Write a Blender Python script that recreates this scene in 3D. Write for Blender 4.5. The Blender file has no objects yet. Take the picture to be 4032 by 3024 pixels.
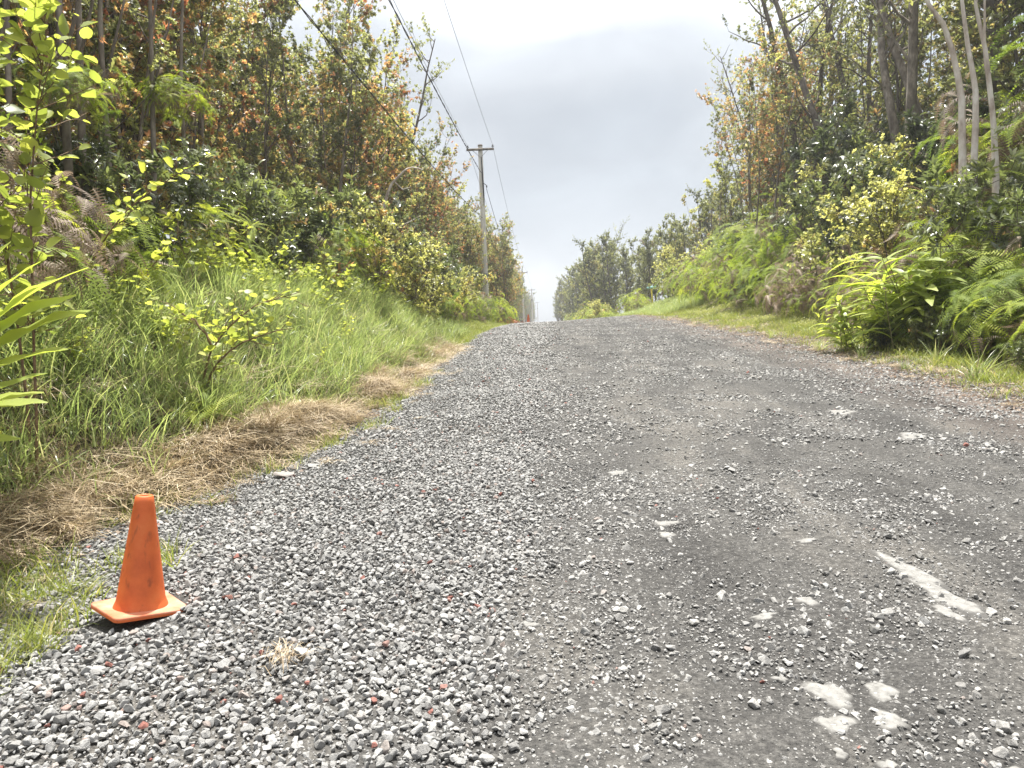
import bpy, bmesh, math, random
import numpy as np
from mathutils import Vector, Matrix, Euler

R = math.radians
rng = np.random.default_rng(7)
random.seed(7)
scene = bpy.context.scene
col = scene.collection

# ------------------------------------------------------------------ camera
cam_d = bpy.data.cameras.new("camera")
cam = bpy.data.objects.new("camera", cam_d)
col.objects.link(cam)
cam_d.sensor_width = 36.0
cam_d.lens = 25.72
cam_d.clip_start = 0.05
cam_d.clip_end = 3000
cam.matrix_world = (Matrix.Translation((0, 0, 1.35)) @ Matrix.Rotation(R(2.64), 4, 'Z')
                    @ Matrix.Rotation(R(90 - 3.74), 4, 'X') @ Matrix.Rotation(R(-2.2), 4, 'Z'))
scene.camera = cam

# ------------------------------------------------------------------ light
SUN_EL = R(74)
SUN_AZ = R(-8)          # measured from +Y towards +X : the sun stands ahead and to the left
sd = Vector((math.sin(SUN_AZ) * math.cos(SUN_EL), math.cos(SUN_AZ) * math.cos(SUN_EL), math.sin(SUN_EL)))
sun_d = bpy.data.lights.new("sun", 'SUN')
sun_d.energy = 4.2
sun_d.angle = R(0.6)
sun_d.color = (1.0, 0.965, 0.9)
sun = bpy.data.objects.new("sun", sun_d)
sun.rotation_euler = sd.to_track_quat('Z', 'Y').to_euler()
col.objects.link(sun)

world = bpy.data.worlds.new("World")
scene.world = world
world.use_nodes = True
wn = world.node_tree.nodes
wl = world.node_tree.links
wn.clear()
sky = wn.new('ShaderNodeTexSky')
sky.sky_type = 'NISHITA'
sky.sun_disc = False
sky.sun_elevation = SUN_EL
sky.sun_rotation = SUN_AZ
sky.altitude = 600
bg_sky = wn.new('ShaderNodeBackground')
bg_sky.inputs['Strength'].default_value = 0.11
wl.new(sky.outputs[0], bg_sky.inputs[0])
tc = wn.new('ShaderNodeTexCoord')
mp = wn.new('ShaderNodeMapping')
mp.inputs['Scale'].default_value = (1.0, 1.0, 1.9)
mp.inputs['Location'].default_value = (5.1, 1.3, 0.2)
wl.new(tc.outputs['Generated'], mp.inputs[0])
n1 = wn.new('ShaderNodeTexNoise')
n1.inputs['Scale'].default_value = 1.7
n1.inputs['Detail'].default_value = 6
n1.inputs['Roughness'].default_value = 0.42
n1.inputs['Distortion'].default_value = 0.25
wl.new(mp.outputs[0], n1.inputs[0])
# a low stratus deck: unseen zenith brightened to raise ambient fill, a blue-grey base low down, a pale rim at the horizon
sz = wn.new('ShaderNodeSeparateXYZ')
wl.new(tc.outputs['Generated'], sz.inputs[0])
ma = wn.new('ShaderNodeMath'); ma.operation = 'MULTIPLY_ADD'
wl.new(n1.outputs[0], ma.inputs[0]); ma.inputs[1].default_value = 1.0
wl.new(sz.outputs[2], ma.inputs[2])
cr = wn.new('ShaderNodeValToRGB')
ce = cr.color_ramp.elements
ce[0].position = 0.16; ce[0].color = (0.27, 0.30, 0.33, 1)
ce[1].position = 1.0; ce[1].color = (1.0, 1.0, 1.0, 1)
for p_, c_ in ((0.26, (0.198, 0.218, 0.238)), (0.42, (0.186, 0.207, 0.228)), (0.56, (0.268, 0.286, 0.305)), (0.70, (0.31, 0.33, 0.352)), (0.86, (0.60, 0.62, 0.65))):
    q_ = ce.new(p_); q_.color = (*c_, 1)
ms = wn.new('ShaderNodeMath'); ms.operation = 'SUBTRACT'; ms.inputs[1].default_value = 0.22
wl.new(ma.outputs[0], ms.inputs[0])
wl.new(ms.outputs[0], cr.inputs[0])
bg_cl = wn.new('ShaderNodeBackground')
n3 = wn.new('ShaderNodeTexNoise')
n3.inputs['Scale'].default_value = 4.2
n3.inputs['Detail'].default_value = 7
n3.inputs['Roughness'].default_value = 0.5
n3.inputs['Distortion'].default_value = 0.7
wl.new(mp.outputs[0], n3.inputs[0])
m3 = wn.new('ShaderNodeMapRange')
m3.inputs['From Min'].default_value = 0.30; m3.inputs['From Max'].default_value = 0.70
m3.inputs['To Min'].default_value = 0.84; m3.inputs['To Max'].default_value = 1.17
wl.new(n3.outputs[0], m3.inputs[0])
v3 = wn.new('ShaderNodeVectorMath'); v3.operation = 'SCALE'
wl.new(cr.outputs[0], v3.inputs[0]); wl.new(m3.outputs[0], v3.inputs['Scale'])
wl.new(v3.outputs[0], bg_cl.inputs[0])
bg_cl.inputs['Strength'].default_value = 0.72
n2 = wn.new('ShaderNodeTexNoise')
n2.inputs['Scale'].default_value = 1.6
n2.inputs['Detail'].default_value = 4
wl.new(mp.outputs[0], n2.inputs[0])
cr2 = wn.new('ShaderNodeValToRGB')
cr2.color_ramp.elements[0].position = 0.24
cr2.color_ramp.elements[0].color = (0.55, 0.55, 0.55, 1)
cr2.color_ramp.elements[1].position = 0.37
cr2.color_ramp.elements[1].color = (0.96, 0.96, 0.96, 1)
wl.new(n2.outputs[0], cr2.inputs[0])
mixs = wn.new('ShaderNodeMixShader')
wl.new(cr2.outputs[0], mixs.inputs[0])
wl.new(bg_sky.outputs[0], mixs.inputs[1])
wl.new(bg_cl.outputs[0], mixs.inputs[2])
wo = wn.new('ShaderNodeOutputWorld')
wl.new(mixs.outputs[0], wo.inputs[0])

scene.view_settings.view_transform = 'Standard'
scene.view_settings.look = 'None'
scene.view_settings.gamma = 1.0
scene.view_settings.exposure = 1.65
scene.cycles.max_bounces = 6
scene.cycles.diffuse_bounces = 4
scene.cycles.glossy_bounces = 2
scene.cycles.transmission_bounces = 3
scene.cycles.transparent_max_bounces = 4
scene.cycles.volume_bounces = 0


# ------------------------------------------------------------------ helpers
def link(o, parent=None):
    col.objects.link(o)
    if parent is not None:
        o.parent = parent
    return o


def mesh_from(name, V, F, mats, mi=None, attrs=None, smooth=False):
    """V (n,3) array, F list of arrays of faces (each (m,3) or (m,4))."""
    me = bpy.data.meshes.new(name)
    V = np.asarray(V, dtype=np.float32)
    me.vertices.add(len(V))
    me.vertices.foreach_set("co", V.ravel())
    sizes = np.concatenate([np.full(len(f), f.shape[1], dtype=np.int32) for f in F])
    loops = np.concatenate([f.ravel() for f in F]).astype(np.int32)
    me.loops.add(len(loops))
    me.loops.foreach_set("vertex_index", loops)
    me.polygons.add(len(sizes))
    starts = np.concatenate([[0], np.cumsum(sizes)[:-1]]).astype(np.int32)
    me.polygons.foreach_set("loop_start", starts)
    me.polygons.foreach_set("loop_total", sizes)
    if mi is not None:
        me.polygons.foreach_set("material_index", np.asarray(mi, dtype=np.int32))
    if smooth:
        me.polygons.foreach_set("use_smooth", np.ones(len(sizes), dtype=bool))
    for m in (mats if isinstance(mats, (list, tuple)) else [mats]):
        me.materials.append(m)
    if attrs:
        for k, v in attrs.items():
            a = me.attributes.new(k, 'FLOAT', 'POINT')
            a.data.foreach_set("value", np.asarray(v, dtype=np.float32))
    me.update(calc_edges=True)
    return me


class Buf:
    """collects stamped pieces and tubes into one mesh"""
    def __init__(s):
        s.V = []; s.T = []; s.Q = []; s.a = []; s.b = []; s.n = 0

    def add(s, V, F, a=0.0, b=0.0):
        V = np.asarray(V, dtype=np.float64).reshape(-1, 3)
        F = np.asarray(F, dtype=np.int64)
        (s.T if F.shape[1] == 3 else s.Q).append(F + s.n)
        s.V.append(V)
        s.a.append(np.broadcast_to(np.asarray(a, dtype=np.float64), (len(V),)))
        s.b.append(np.broadcast_to(np.asarray(b, dtype=np.float64), (len(V),)))
        s.n += len(V)

    def stamp(s, tv, tf, P, X, N, S, a=None, b=None):
        """template copied to P, local x along X, local z about N, scaled S"""
        m = len(P)
        if m == 0:
            return
        X = X / np.linalg.norm(X, axis=1, keepdims=True)
        Y = np.cross(N, X)
        Y /= (np.linalg.norm(Y, axis=1, keepdims=True) + 1e-9)
        Z = np.cross(X, Y)
        S = np.broadcast_to(np.asarray(S, dtype=np.float64), (m,))
        M = np.stack([X, Y, Z], axis=1)          # (m,3,3) rows
        W = np.einsum('vk,mkj->mvj', tv, M) * S[:, None, None] + P[:, None, :]
        nv = len(tv)
        F = (tf[None] + (np.arange(m) * nv)[:, None, None]).reshape(-1, tf.shape[1])
        aa = np.repeat(np.zeros(m) if a is None else a, nv)
        bb = np.repeat(np.zeros(m) if b is None else b, nv)
        s.add(W.reshape(-1, 3), F, aa, bb)

    def tube(s, P, r, k=5, a=0.0):
        P = np.asarray(P, dtype=np.float64)
        n = len(P)
        r = np.broadcast_to(np.asarray(r, dtype=np.float64), (n,))
        T = np.gradient(P, axis=0)
        T /= (np.linalg.norm(T, axis=1, keepdims=True) + 1e-9)
        ref = np.array([0.13, 0.97, 0.21]) if abs(T[0][2]) > .5 else np.array([0.1, 0.05, 1.0])
        A = np.cross(T, ref); A /= (np.linalg.norm(A, axis=1, keepdims=True) + 1e-9)
        B = np.cross(T, A)
        th = np.arange(k) * 2 * math.pi / k
        ring = (A[:, None] * np.cos(th)[None, :, None] + B[:, None] * np.sin(th)[None, :, None]) * r[:, None, None] + P[:, None]
        V = ring.reshape(-1, 3)
        i = np.arange(n - 1)[:, None] * k
        j = np.arange(k)[None, :]
        F = np.stack([i + j, i + (j + 1) % k, i + k + (j + 1) % k, i + k + j], axis=2).reshape(-1, 4)
        s.add(V, F, a)
        # end caps
        c = len(V)
        V2 = np.vstack([V[-k:], P[-1:]])
        s.add(V2, np.array([[q, (q + 1) % k, k] for q in range(k)]), a)

    def box(s, c, d, rot=None):
        x, y, z = [q / 2 for q in d]
        V = np.array([(-x, -y, -z), (x, -y, -z), (x, y, -z), (-x, y, -z), (-x, -y, z), (x, -y, z), (x, y, z), (-x, y, z)])
        if rot is not None:
            V = V @ np.array(rot.to_3x3()).T
        s.add(V + np.array(c), np.array([(0, 3, 2, 1), (4, 5, 6, 7), (0, 1, 5, 4), (1, 2, 6, 5), (2, 3, 7, 6), (3, 0, 4, 7)]))

    def lathe(s, prof, k=24, c=(0, 0, 0)):
        prof = np.array(prof)
        th = np.arange(k) * 2 * math.pi / k
        V = np.stack([prof[:, 0][:, None] * np.cos(th), prof[:, 0][:, None] * np.sin(th),
                      np.repeat(prof[:, 1][:, None], k, 1)], axis=2).reshape(-1, 3) + np.array(c)
        n = len(prof)
        i = np.arange(n - 1)[:, None] * k
        j = np.arange(k)[None]
        F = np.stack([i + j, i + (j + 1) % k, i + k + (j + 1) % k, i + k + j], axis=2).reshape(-1, 4)
        s.add(V, F)

    def mesh(s, name, mats, smooth=False):
        F = []
        if s.T: F.append(np.concatenate(s.T))
        if s.Q: F.append(np.concatenate(s.Q))
        return mesh_from(name, np.concatenate(s.V), F, mats, None,
                         {"tint": np.concatenate(s.a), "flush": np.concatenate(s.b)}, smooth)

    def obj(s, name, mats, parent=None, smooth=False):
        return link(bpy.data.objects.new(name, s.mesh(name, mats, smooth)), parent)


def tag(o, label=None, cat=None, group=None, kind=None):
    if label: o['label'] = label
    if cat: o['category'] = cat
    if group: o['group'] = group
    if kind: o['kind'] = kind
    return o


def empty(name, loc, rot=(0, 0, 0), scale=1.0):
    o = bpy.data.objects.new(name, None)
    o.empty_display_size = .2
    o.location = loc
    o.rotation_euler = rot
    o.scale = (scale,) * 3 if not isinstance(scale, tuple) else scale
    return link(o)


def thing(name, label, cat, meshes, loc, rz=0.0, sc=1.0, group=None, tilt=(0, 0), color=None):
    """an Empty with one child per (part name, mesh)"""
    e = empty(name, loc, (tilt[0], tilt[1], rz), sc)
    tag(e, label, cat, group)
    for pn, me in meshes:
        c = bpy.data.objects.new(pn, me)
        link(c, e)
        if color: c.color = color
    return e


# value noise for python-side shapes
_NT = np.random.default_rng(3).random((256, 256))


def vnoise(x, y, s=1.0, o=0.0):
    x = np.asarray(x, dtype=np.float64) * s + o + 1000.37
    y = np.asarray(y, dtype=np.float64) * s + o * 1.7 + 1000.11
    xi = np.floor(x).astype(int); yi = np.floor(y).astype(int)
    fx = x - xi; fy = y - yi
    fx = fx * fx * (3 - 2 * fx); fy = fy * fy * (3 - 2 * fy)
    g = lambda a, b: _NT[a % 256, b % 256]
    return (g(xi, yi) * (1 - fx) * (1 - fy) + g(xi + 1, yi) * fx * (1 - fy) + g(xi, yi + 1) * (1 - fx) * fy + g(xi + 1, yi + 1) * fx * fy)


def sm(a, b, x):
    t = np.clip((np.asarray(x, dtype=np.float64) - a) / (b - a), 0, 1)
    return t * t * (3 - 2 * t)


# ------------------------------------------------------------------ terrain shape
PY = [-60, -20, 0, 5, 9, 15, 20, 30, 40, 50, 60, 80, 100, 135, 225, 383, 600, 1200]
PZ = [-3.2, -1.1, 0, .27, .55, .98, 1.3, 1.74, 2.03, 2.13, 2.1, 1.8, 1.9, 2.8, 5.0, 8.0, 10, 12]
LY = [0, 3, 4, 5, 6.5, 8.5, 12, 20, 45, 60]
LX = [-3.3, -3.1, -2.95, -2.75, -2.4, -2.1, -2.05, -2.05, -2.0, -2.3]
_ys = np.linspace(-60, 1200, 5000)
_zs = np.interp(_ys, PY, PZ)
_k = np.ones(17) / 17
_zs2 = np.convolve(np.pad(_zs, 8, mode='edge'), _k, mode='valid')


def road_z(y):
    return np.interp(y, _ys, _zs2)


def toe(y):
    return np.interp(y, LY, LX) + (vnoise(y, 0 * np.asarray(y, dtype=float), 0.9, 5) - .5) * .25


def H(x, y):
    x = np.asarray(x, dtype=np.float64); y = np.asarray(y, dtype=np.float64)
    z = road_z(y) + 0.045 * sm(20, 45, y) * np.clip(x, -3, 8)
    # left bank
    d = toe(y) - x
    hb = 1.45 * (1 - sm(13, 22, y)) + 0.45 * sm(13, 22, y)
    hb = hb * (0.6 + 0.4 * sm(1, 4.5, y))
    z = z + hb * sm(0.0, 1.9, d) + 0.25 * sm(2, 9, d) + (vnoise(x, y, .9, 2) - .5) * .28 * sm(.1, 1, d)
    # right verge and hillside
    e = x - 4.8 - 0.25 * (vnoise(y, 0 * y, .5, 9) - .5)
    near = 1 - sm(28, 40, y)
    z = z + near * (0.10 * np.clip(e, 0, 3) + 2.6 * sm(1.3, 7.5, e)) + (1 - near) * (1.05 * sm(0.4, 5.4, e) + 1.2 * sm(5, 12, e)) * (1 - .6 * sm(62, 85, y))
    z = z + (vnoise(x, y, 1.1, 4) - .5) * .16 * sm(.2, 1.2, e)
    # road unevenness: wheel ruts, potholes
    rd = sm(0, .4, -d) * sm(0, .4, -e)
    z = z + rd * ((vnoise(x, y, .8, 11) - .5) * .05 + (vnoise(x, y, 2.7, 12) - .5) * .016)
    z = z - rd * .02 * (np.exp(-((x - .9) / .35) ** 2) + np.exp(-((x - 2.75) / .4) ** 2))
    # windrow of loose gravel on the left side of the road
    g = sm(-2.15, -1.6, x) * (1 - sm(-.7, -.15, x)) * (1 - sm(45, 60, y))
    z = z + g * .045 * (.6 + .8 * vnoise(x, y, 1.3, 20))
    return z


def Hn(x, y):
    return float(H(np.array([x]), np.array([y]))[0])


# ------------------------------------------------------------------ materials
def new_mat(name):
    m = bpy.data.materials.new(name)
    m.use_nodes = True
    nt = m.node_tree
    nt.nodes.clear()
    out = nt.nodes.new('ShaderNodeOutputMaterial')
    return m, nt.nodes, nt.links, out


def ramp(n, stops, interp='LINEAR'):
    r = n.new('ShaderNodeValToRGB')
    r.color_ramp.interpolation = interp
    e = r.color_ramp.elements
    while len(e) < len(stops): e.new(0.5)
    for q, (p, c) in zip(e, stops):
        q.position = p
        q.color = (*c, 1)
    return r


def leaf_mat(name, stops, flush=None, trans=0.4, rough=0.42, tmul=(1.9, 2.2, .9), spec=.5):
    """tint attribute + per-object random -> colour ramp; flush attribute blends in new-growth colours"""
    m, n, l, out = new_mat(name)
    at = n.new('ShaderNodeAttribute'); at.attribute_name = 'tint'
    oi = n.new('ShaderNodeObjectInfo')
    ma = n.new('ShaderNodeMath'); ma.operation = 'MULTIPLY_ADD'
    l.new(oi.outputs['Random'], ma.inputs[0]); ma.inputs[1].default_value = .28
    l.new(at.outputs['Fac'], ma.inputs[2])
    sb = n.new('ShaderNodeMath'); sb.operation = 'SUBTRACT'
    l.new(ma.outputs[0], sb.inputs[0]); sb.inputs[1].default_value = .14
    rp = ramp(n, stops)
    l.new(sb.outputs[0], rp.inputs[0])
    c = rp.outputs[0]
    if flush:
        fa = n.new('ShaderNodeAttribute'); fa.attribute_name = 'flush'
        sc = n.new('ShaderNodeSeparateColor')
        l.new(oi.outputs['Color'], sc.inputs[0])
        mu = n.new('ShaderNodeMath'); mu.operation = 'MULTIPLY'; mu.use_clamp = True
        l.new(fa.outputs['Fac'], mu.inputs[0]); l.new(sc.outputs[0], mu.inputs[1])
        r2 = ramp(n, flush)
        l.new(at.outputs['Fac'], r2.inputs[0])
        mx = n.new('ShaderNodeMix'); mx.data_type = 'RGBA'
        l.new(mu.outputs[0], mx.inputs[0])
        l.new(c, mx.inputs[6]); l.new(r2.outputs[0], mx.inputs[7])
        c = mx.outputs[2]
    p = n.new('ShaderNodeBsdfPrincipled')
    l.new(c, p.inputs['Base Color'])
    p.inputs['Roughness'].default_value = rough
    p.inputs['Specular IOR Level'].default_value = spec
    t = n.new('ShaderNodeBsdfTranslucent')
    vm = n.new('ShaderNodeVectorMath'); vm.operation = 'MULTIPLY'
    l.new(c, vm.inputs[0]); vm.inputs[1].default_value = tmul
    l.new(vm.outputs[0], t.inputs[0])
    mx = n.new('ShaderNodeMixShader'); mx.inputs[0].default_value = trans
    l.new(p.outputs[0], mx.inputs[1]); l.new(t.outputs[0], mx.inputs[2])
    l.new(mx.outputs[0], out.inputs[0])
    return m


def noise_mat(name, stops, scale=8.0, detail=6, rough=.9, bump=.3, bscale=40.0, bdist=.01, spec=.3, extra=None, coord='Object', stretch=None, nrough=.6):
    m, n, l, out = new_mat(name)
    tcn = n.new('ShaderNodeTexCoord')
    src = tcn.outputs[coord]
    if stretch:
        mpn = n.new('ShaderNodeMapping'); mpn.inputs['Scale'].default_value = stretch
        l.new(src, mpn.inputs[0]); src = mpn.outputs[0]
    nz = n.new('ShaderNodeTexNoise'); nz.inputs['Scale'].default_value = scale; nz.inputs['Detail'].default_value = detail
    nz.inputs['Roughness'].default_value = nrough
    l.new(src, nz.inputs[0])
    rp = ramp(n, stops)
    l.new(nz.outputs[0], rp.inputs[0])
    p = n.new('ShaderNodeBsdfPrincipled')
    p.inputs['Roughness'].default_value = rough
    p.inputs['Specular IOR Level'].default_value = spec
    c = rp.outputs[0]
    if extra:
        c = extra(n, l, src, c)
    l.new(c, p.inputs['Base Color'])
    b2 = n.new('ShaderNodeTexNoise'); b2.inputs['Scale'].default_value = bscale; b2.inputs['Detail'].default_value = 4
    l.new(src, b2.inputs[0])
    bp = n.new('ShaderNodeBump'); bp.inputs['Strength'].default_value = bump; bp.inputs['Distance'].default_value = bdist
    l.new(b2.outputs[0], bp.inputs['Height'])
    l.new(bp.outputs[0], p.inputs['Normal'])
    l.new(p.outputs[0], out.inputs[0])
    return m


GREEN = [(0.0, (.09, .105, .05)), (.35, (.17, .19, .085)), (.65, (.25, .27, .11)), (1.0, (.38, .385, .16))]
FLUSH = [(0.0, (.34, .13, .085)), (.35, (.38, .21, .115)), (.7, (.40, .29, .14)), (1.0, (.40, .36, .12))]
M_leaf = leaf_mat('small_leaves', GREEN, FLUSH, trans=.52, rough=.4, tmul=(2.0, 1.9, 1.3))
M_leafdark = leaf_mat('glossy_leaves', [(0, (.05, .064, .036)), (.4, (.10, .118, .062)), (.75, (.17, .19, .09)), (1, (.30, .31, .13))], FLUSH, trans=.36, rough=.28, spec=.7, tmul=(1.7, 1.8, 1.1))
M_round = leaf_mat('round_leaves', [(0, (.12, .16, .05)), (.4, (.23, .275, .08)), (.8, (.36, .40, .11)), (1, (.47, .48, .14))], None, trans=.52, rough=.45, tmul=(1.8, 1.75, .9))
M_ginger = leaf_mat('broad_leaves', [(0, (.20, .26, .07)), (.5, (.33, .39, .11)), (1, (.46, .50, .16))], None, trans=.5, rough=.38, tmul=(1.6, 1.6, .7))
M_fern = leaf_mat('fern_green', [(0, (.10, .15, .03)), (.4, (.20, .26, .045)), (.8, (.31, .36, .06)), (1, (.40, .42, .08))], None, trans=.5, rough=.6, tmul=(1.5, 1.5, .9), spec=.2)
M_ferndead = leaf_mat('fern_dead', [(0, (.12, .085, .065)), (.5, (.24, .18, .135)), (1, (.42, .34, .27))], None, trans=.3, rough=.7, tmul=(1.2, 1.1, 1))
M_grass = leaf_mat('grass_blades', [(0, (.10, .138, .055)), (.35, (.235, .30, .11)), (.62, (.35, .40, .16)), (.82, (.40, .40, .22)), (1, (.55, .48, .31))], None, trans=.45, rough=.34, tmul=(1.5, 1.5, 1.1))
M_grassy = leaf_mat('grass_yellow', [(0, (.11, .15, .035)), (.45, (.22, .25, .06)), (.8, (.33, .31, .10)), (1, (.45, .36, .18))], None, trans=.4, rough=.45, tmul=(1.4, 1.5, .8))
M_straw = leaf_mat('straw', [(0, (.20, .14, .08)), (.4, (.36, .275, .17)), (.8, (.50, .41, .27)), (1, (.62, .55, .41))], None, trans=.2, rough=.55, tmul=(1.1, 1.1, 1))
M_bark = noise_mat('bark_dark', [(.3, (.06, .048, .04)), (.55, (.14, .118, .098)), (.75, (.28, .25, .21))], 9, 6, .95, .6, 60, .01, stretch=(1, 1, .35))
M_barkg = noise_mat('bark_grey', [(.3, (.09, .075, .06)), (.5, (.20, .17, .14)), (.7, (.38, .34, .29))], 7, 6, .9, .5, 50, .01, stretch=(1, 1, .4))
M_barkp = noise_mat('bark_pale', [(.3, (.25, .19, .16)), (.46, (.50, .43, .38)), (.62, (.68, .64, .59))], 5, 7, .85, .4, 50, .01, stretch=(1, 1, .45))
M_twig = noise_mat('green_twig', [(.3, (.14, .11, .05)), (.7, (.28, .27, .12))], 20, 3, .7, .2)
M_redtwig = noise_mat('hairy_stem', [(.3, (.09, .06, .035)), (.7, (.22, .14, .08))], 30, 3, .8, .4)
M_wood = noise_mat('pole_wood', [(.25, (.33, .31, .28)), (.5, (.54, .52, .48)), (.75, (.66, .64, .60))], 4, 7, .9, .5, 40, .01, stretch=(3, 3, .25))
M_armwood = noise_mat('arm_wood', [(.3, (.07, .06, .05)), (.7, (.24, .20, .15))], 6, 6, .9, .4, 40, .01)
M_metal = noise_mat('grey_metal', [(.3, (.12, .12, .12)), (.7, (.25, .25, .25))], 10, 3, .5, .1)
M_black = noise_mat('black_cable', [(.3, (.012, .012, .013)), (.7, (.03, .03, .032))], 10, 3, .6, .1)
M_porc = noise_mat('insulator_glaze', [(.3, (.06, .055, .06)), (.7, (.12, .11, .12))], 10, 3, .2, .05, spec=.6)
M_wire = noise_mat('wire_metal', [(.3, (.10, .10, .11)), (.7, (.18, .18, .19))], 10, 3, .5, .05)


def stone_mat(name, stops, bump=.55):
    m, n, l, out = new_mat(name)
    oi = n.new('ShaderNodeObjectInfo')
    rp = ramp(n, stops)
    l.new(oi.outputs['Random'], rp.inputs[0])
    tcn = n.new('ShaderNodeTexCoord')
    ge = n.new('ShaderNodeNewGeometry')
    nz = n.new('ShaderNodeTexNoise'); nz.inputs['Scale'].default_value = 130; nz.inputs['Detail'].default_value = 5; nz.inputs['Roughness'].default_value = .65
    l.new(ge.outputs['Position'], nz.inputs[0])
    r2 = ramp(n, [(.28, (.58, .57, .55)), (.5, (1, 1, 1)), (.75, (1.25, 1.24, 1.2))])
    l.new(nz.outputs[0], r2.inputs[0])
    vm = n.new('ShaderNodeVectorMath'); vm.operation = 'MULTIPLY'
    l.new(rp.outputs[0], vm.inputs[0]); l.new(r2.outputs[0], vm.inputs[1])
    p = n.new('ShaderNodeBsdfPrincipled')
    p.inputs['Roughness'].default_value = .88
    p.inputs['Specular IOR Level'].default_value = .3
    l.new(vm.outputs[0], p.inputs['Base Color'])
    vz = n.new('ShaderNodeTexVoronoi'); vz.inputs['Scale'].default_value = 420
    l.new(ge.outputs['Position'], vz.inputs[0])
    mm = n.new('ShaderNodeMath'); mm.operation = 'ADD'
    l.new(nz.outputs[0], mm.inputs[0]); l.new(vz.outputs['Distance'], mm.inputs[1])
    bp = n.new('ShaderNodeBump'); bp.inputs['Strength'].default_value = bump; bp.inputs['Distance'].default_value = .003
    l.new(mm.outputs[0], bp.inputs['Height'])
    l.new(bp.outputs[0], p.inputs['Normal'])
    l.new(p.outputs[0], out.inputs[0])
    return m


M_stone = stone_mat('basalt_stone', [(0, (.155, .152, .148)), (.18, (.215, .212, .207)), (.5, (.26, .258, .252)), (.8, (.31, .307, .30)),
                                     (.93, (.34, .335, .325)), (.97, (.25, .225, .21)), (.991, (.24, .20, .18)), (.994, (.26, .12, .10)), (1, (.19, .08, .065))])
M_stonelt = stone_mat('pale_road_stone', [(0, (.15, .147, .14)), (.3, (.205, .20, .193)), (.7, (.29, .285, .275)), (1, (.41, .40, .38))])
M_stonered = stone_mat('red_cinder', [(0, (.24, .09, .07)), (.5, (.30, .15, .12)), (1, (.19, .08, .07))], .8)


def road_extra(n, l, src, c):
    # fine speckle of pale grit, broad tonal drift, a brown cast towards the verge
    v = n.new('ShaderNodeTexVoronoi'); v.inputs['Scale'].default_value = 75
    l.new(src, v.inputs[0])
    r = ramp(n, [(.0, (1, 1, 1)), (.16, (1, 1, 1)), (.26, (0, 0, 0))])
    l.new(v.outputs['Distance'], r.inputs[0])
    w = n.new('ShaderNodeTexWhiteNoise'); w.noise_dimensions = '3D'
    l.new(v.outputs['Color'], w.inputs[0])
    gt = n.new('ShaderNodeMath'); gt.operation = 'GREATER_THAN'; gt.inputs[1].default_value = .55
    l.new(w.outputs[0], gt.inputs[0])
    mu = n.new('ShaderNodeMath'); mu.operation = 'MULTIPLY'
    l.new(r.outputs[0], mu.inputs[0]); l.new(gt.outputs[0], mu.inputs[1])
    mx = n.new('ShaderNodeMix'); mx.data_type = 'RGBA'
    l.new(mu.outputs[0], mx.inputs[0]); l.new(c, mx.inputs[6]); mx.inputs[7].default_value = (.25, .245, .235, 1)
    bm_ = n.new('ShaderNodeMapping'); bm_.inputs['Scale'].default_value = (1.5, .45, 1)
    l.new(src, bm_.inputs[0])
    big = n.new('ShaderNodeTexNoise'); big.inputs['Scale'].default_value = .9; big.inputs['Detail'].default_value = 7; big.inputs['Roughness'].default_value = .58; big.inputs['Distortion'].default_value = .6
    l.new(bm_.outputs[0], big.inputs[0])
    rb = ramp(n, [(.3, (.60, .60, .61)), (.5, (1, 1, 1)), (.68, (1.5, 1.46, 1.40))])
    l.new(big.outputs[0], rb.inputs[0])
    vm = n.new('ShaderNodeVectorMath'); vm.operation = 'MULTIPLY'
    l.new(mx.outputs[2], vm.inputs[0]); l.new(rb.outputs[0], vm.inputs[1])
    # dusty brown cast by the right verge
    sx = n.new('ShaderNodeSeparateXYZ'); l.new(src, sx.inputs[0])
    mr = n.new('ShaderNodeMapRange'); mr.inputs['From Min'].default_value = 3.4; mr.inputs['From Max'].default_value = 5.0
    l.new(sx.outputs[0], mr.inputs[0])
    m2 = n.new('ShaderNodeMath'); m2.operation = 'MULTIPLY'; l.new(mr.outputs[0], m2.inputs[0]); l.new(big.outputs[0], m2.inputs[1])
    mb = n.new('ShaderNodeMix'); mb.data_type = 'RGBA'
    l.new(m2.outputs[0], mb.inputs[0]); l.new(vm.outputs[0], mb.inputs[6]); mb.inputs[7].default_value = (.14, .095, .072, 1)
    return mb.outputs[2]


M_road = noise_mat('crushed_rock_dirt', [(.3, (.032, .031, .030)), (.47, (.060, .058, .055)), (.7, (.14, .135, .127))], 34, 9, .95, 1.0, 80, .02, spec=.2, extra=road_extra, nrough=.75)
def slab_extra(n, l, src, c):
    at = n.new('ShaderNodeAttribute'); at.attribute_name = 'tint'
    nz = n.new('ShaderNodeTexNoise'); nz.inputs['Scale'].default_value = 42; nz.inputs['Detail'].default_value = 6; nz.inputs['Roughness'].default_value = .7
    l.new(src, nz.inputs[0])
    ad = n.new('ShaderNodeMath'); ad.operation = 'ADD'
    l.new(at.outputs['Fac'], ad.inputs[0]); l.new(nz.outputs[0], ad.inputs[1])
    r = ramp(n, [(.66, (0, 0, 0)), (1.0, (1, 1, 1))])
    l.new(ad.outputs[0], r.inputs[0])
    mx = n.new('ShaderNodeMix'); mx.data_type = 'RGBA'
    l.new(r.outputs[0], mx.inputs[0]); mx.inputs[6].default_value = (.075, .072, .068, 1); l.new(c, mx.inputs[7])
    return mx.outputs[2]


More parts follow.
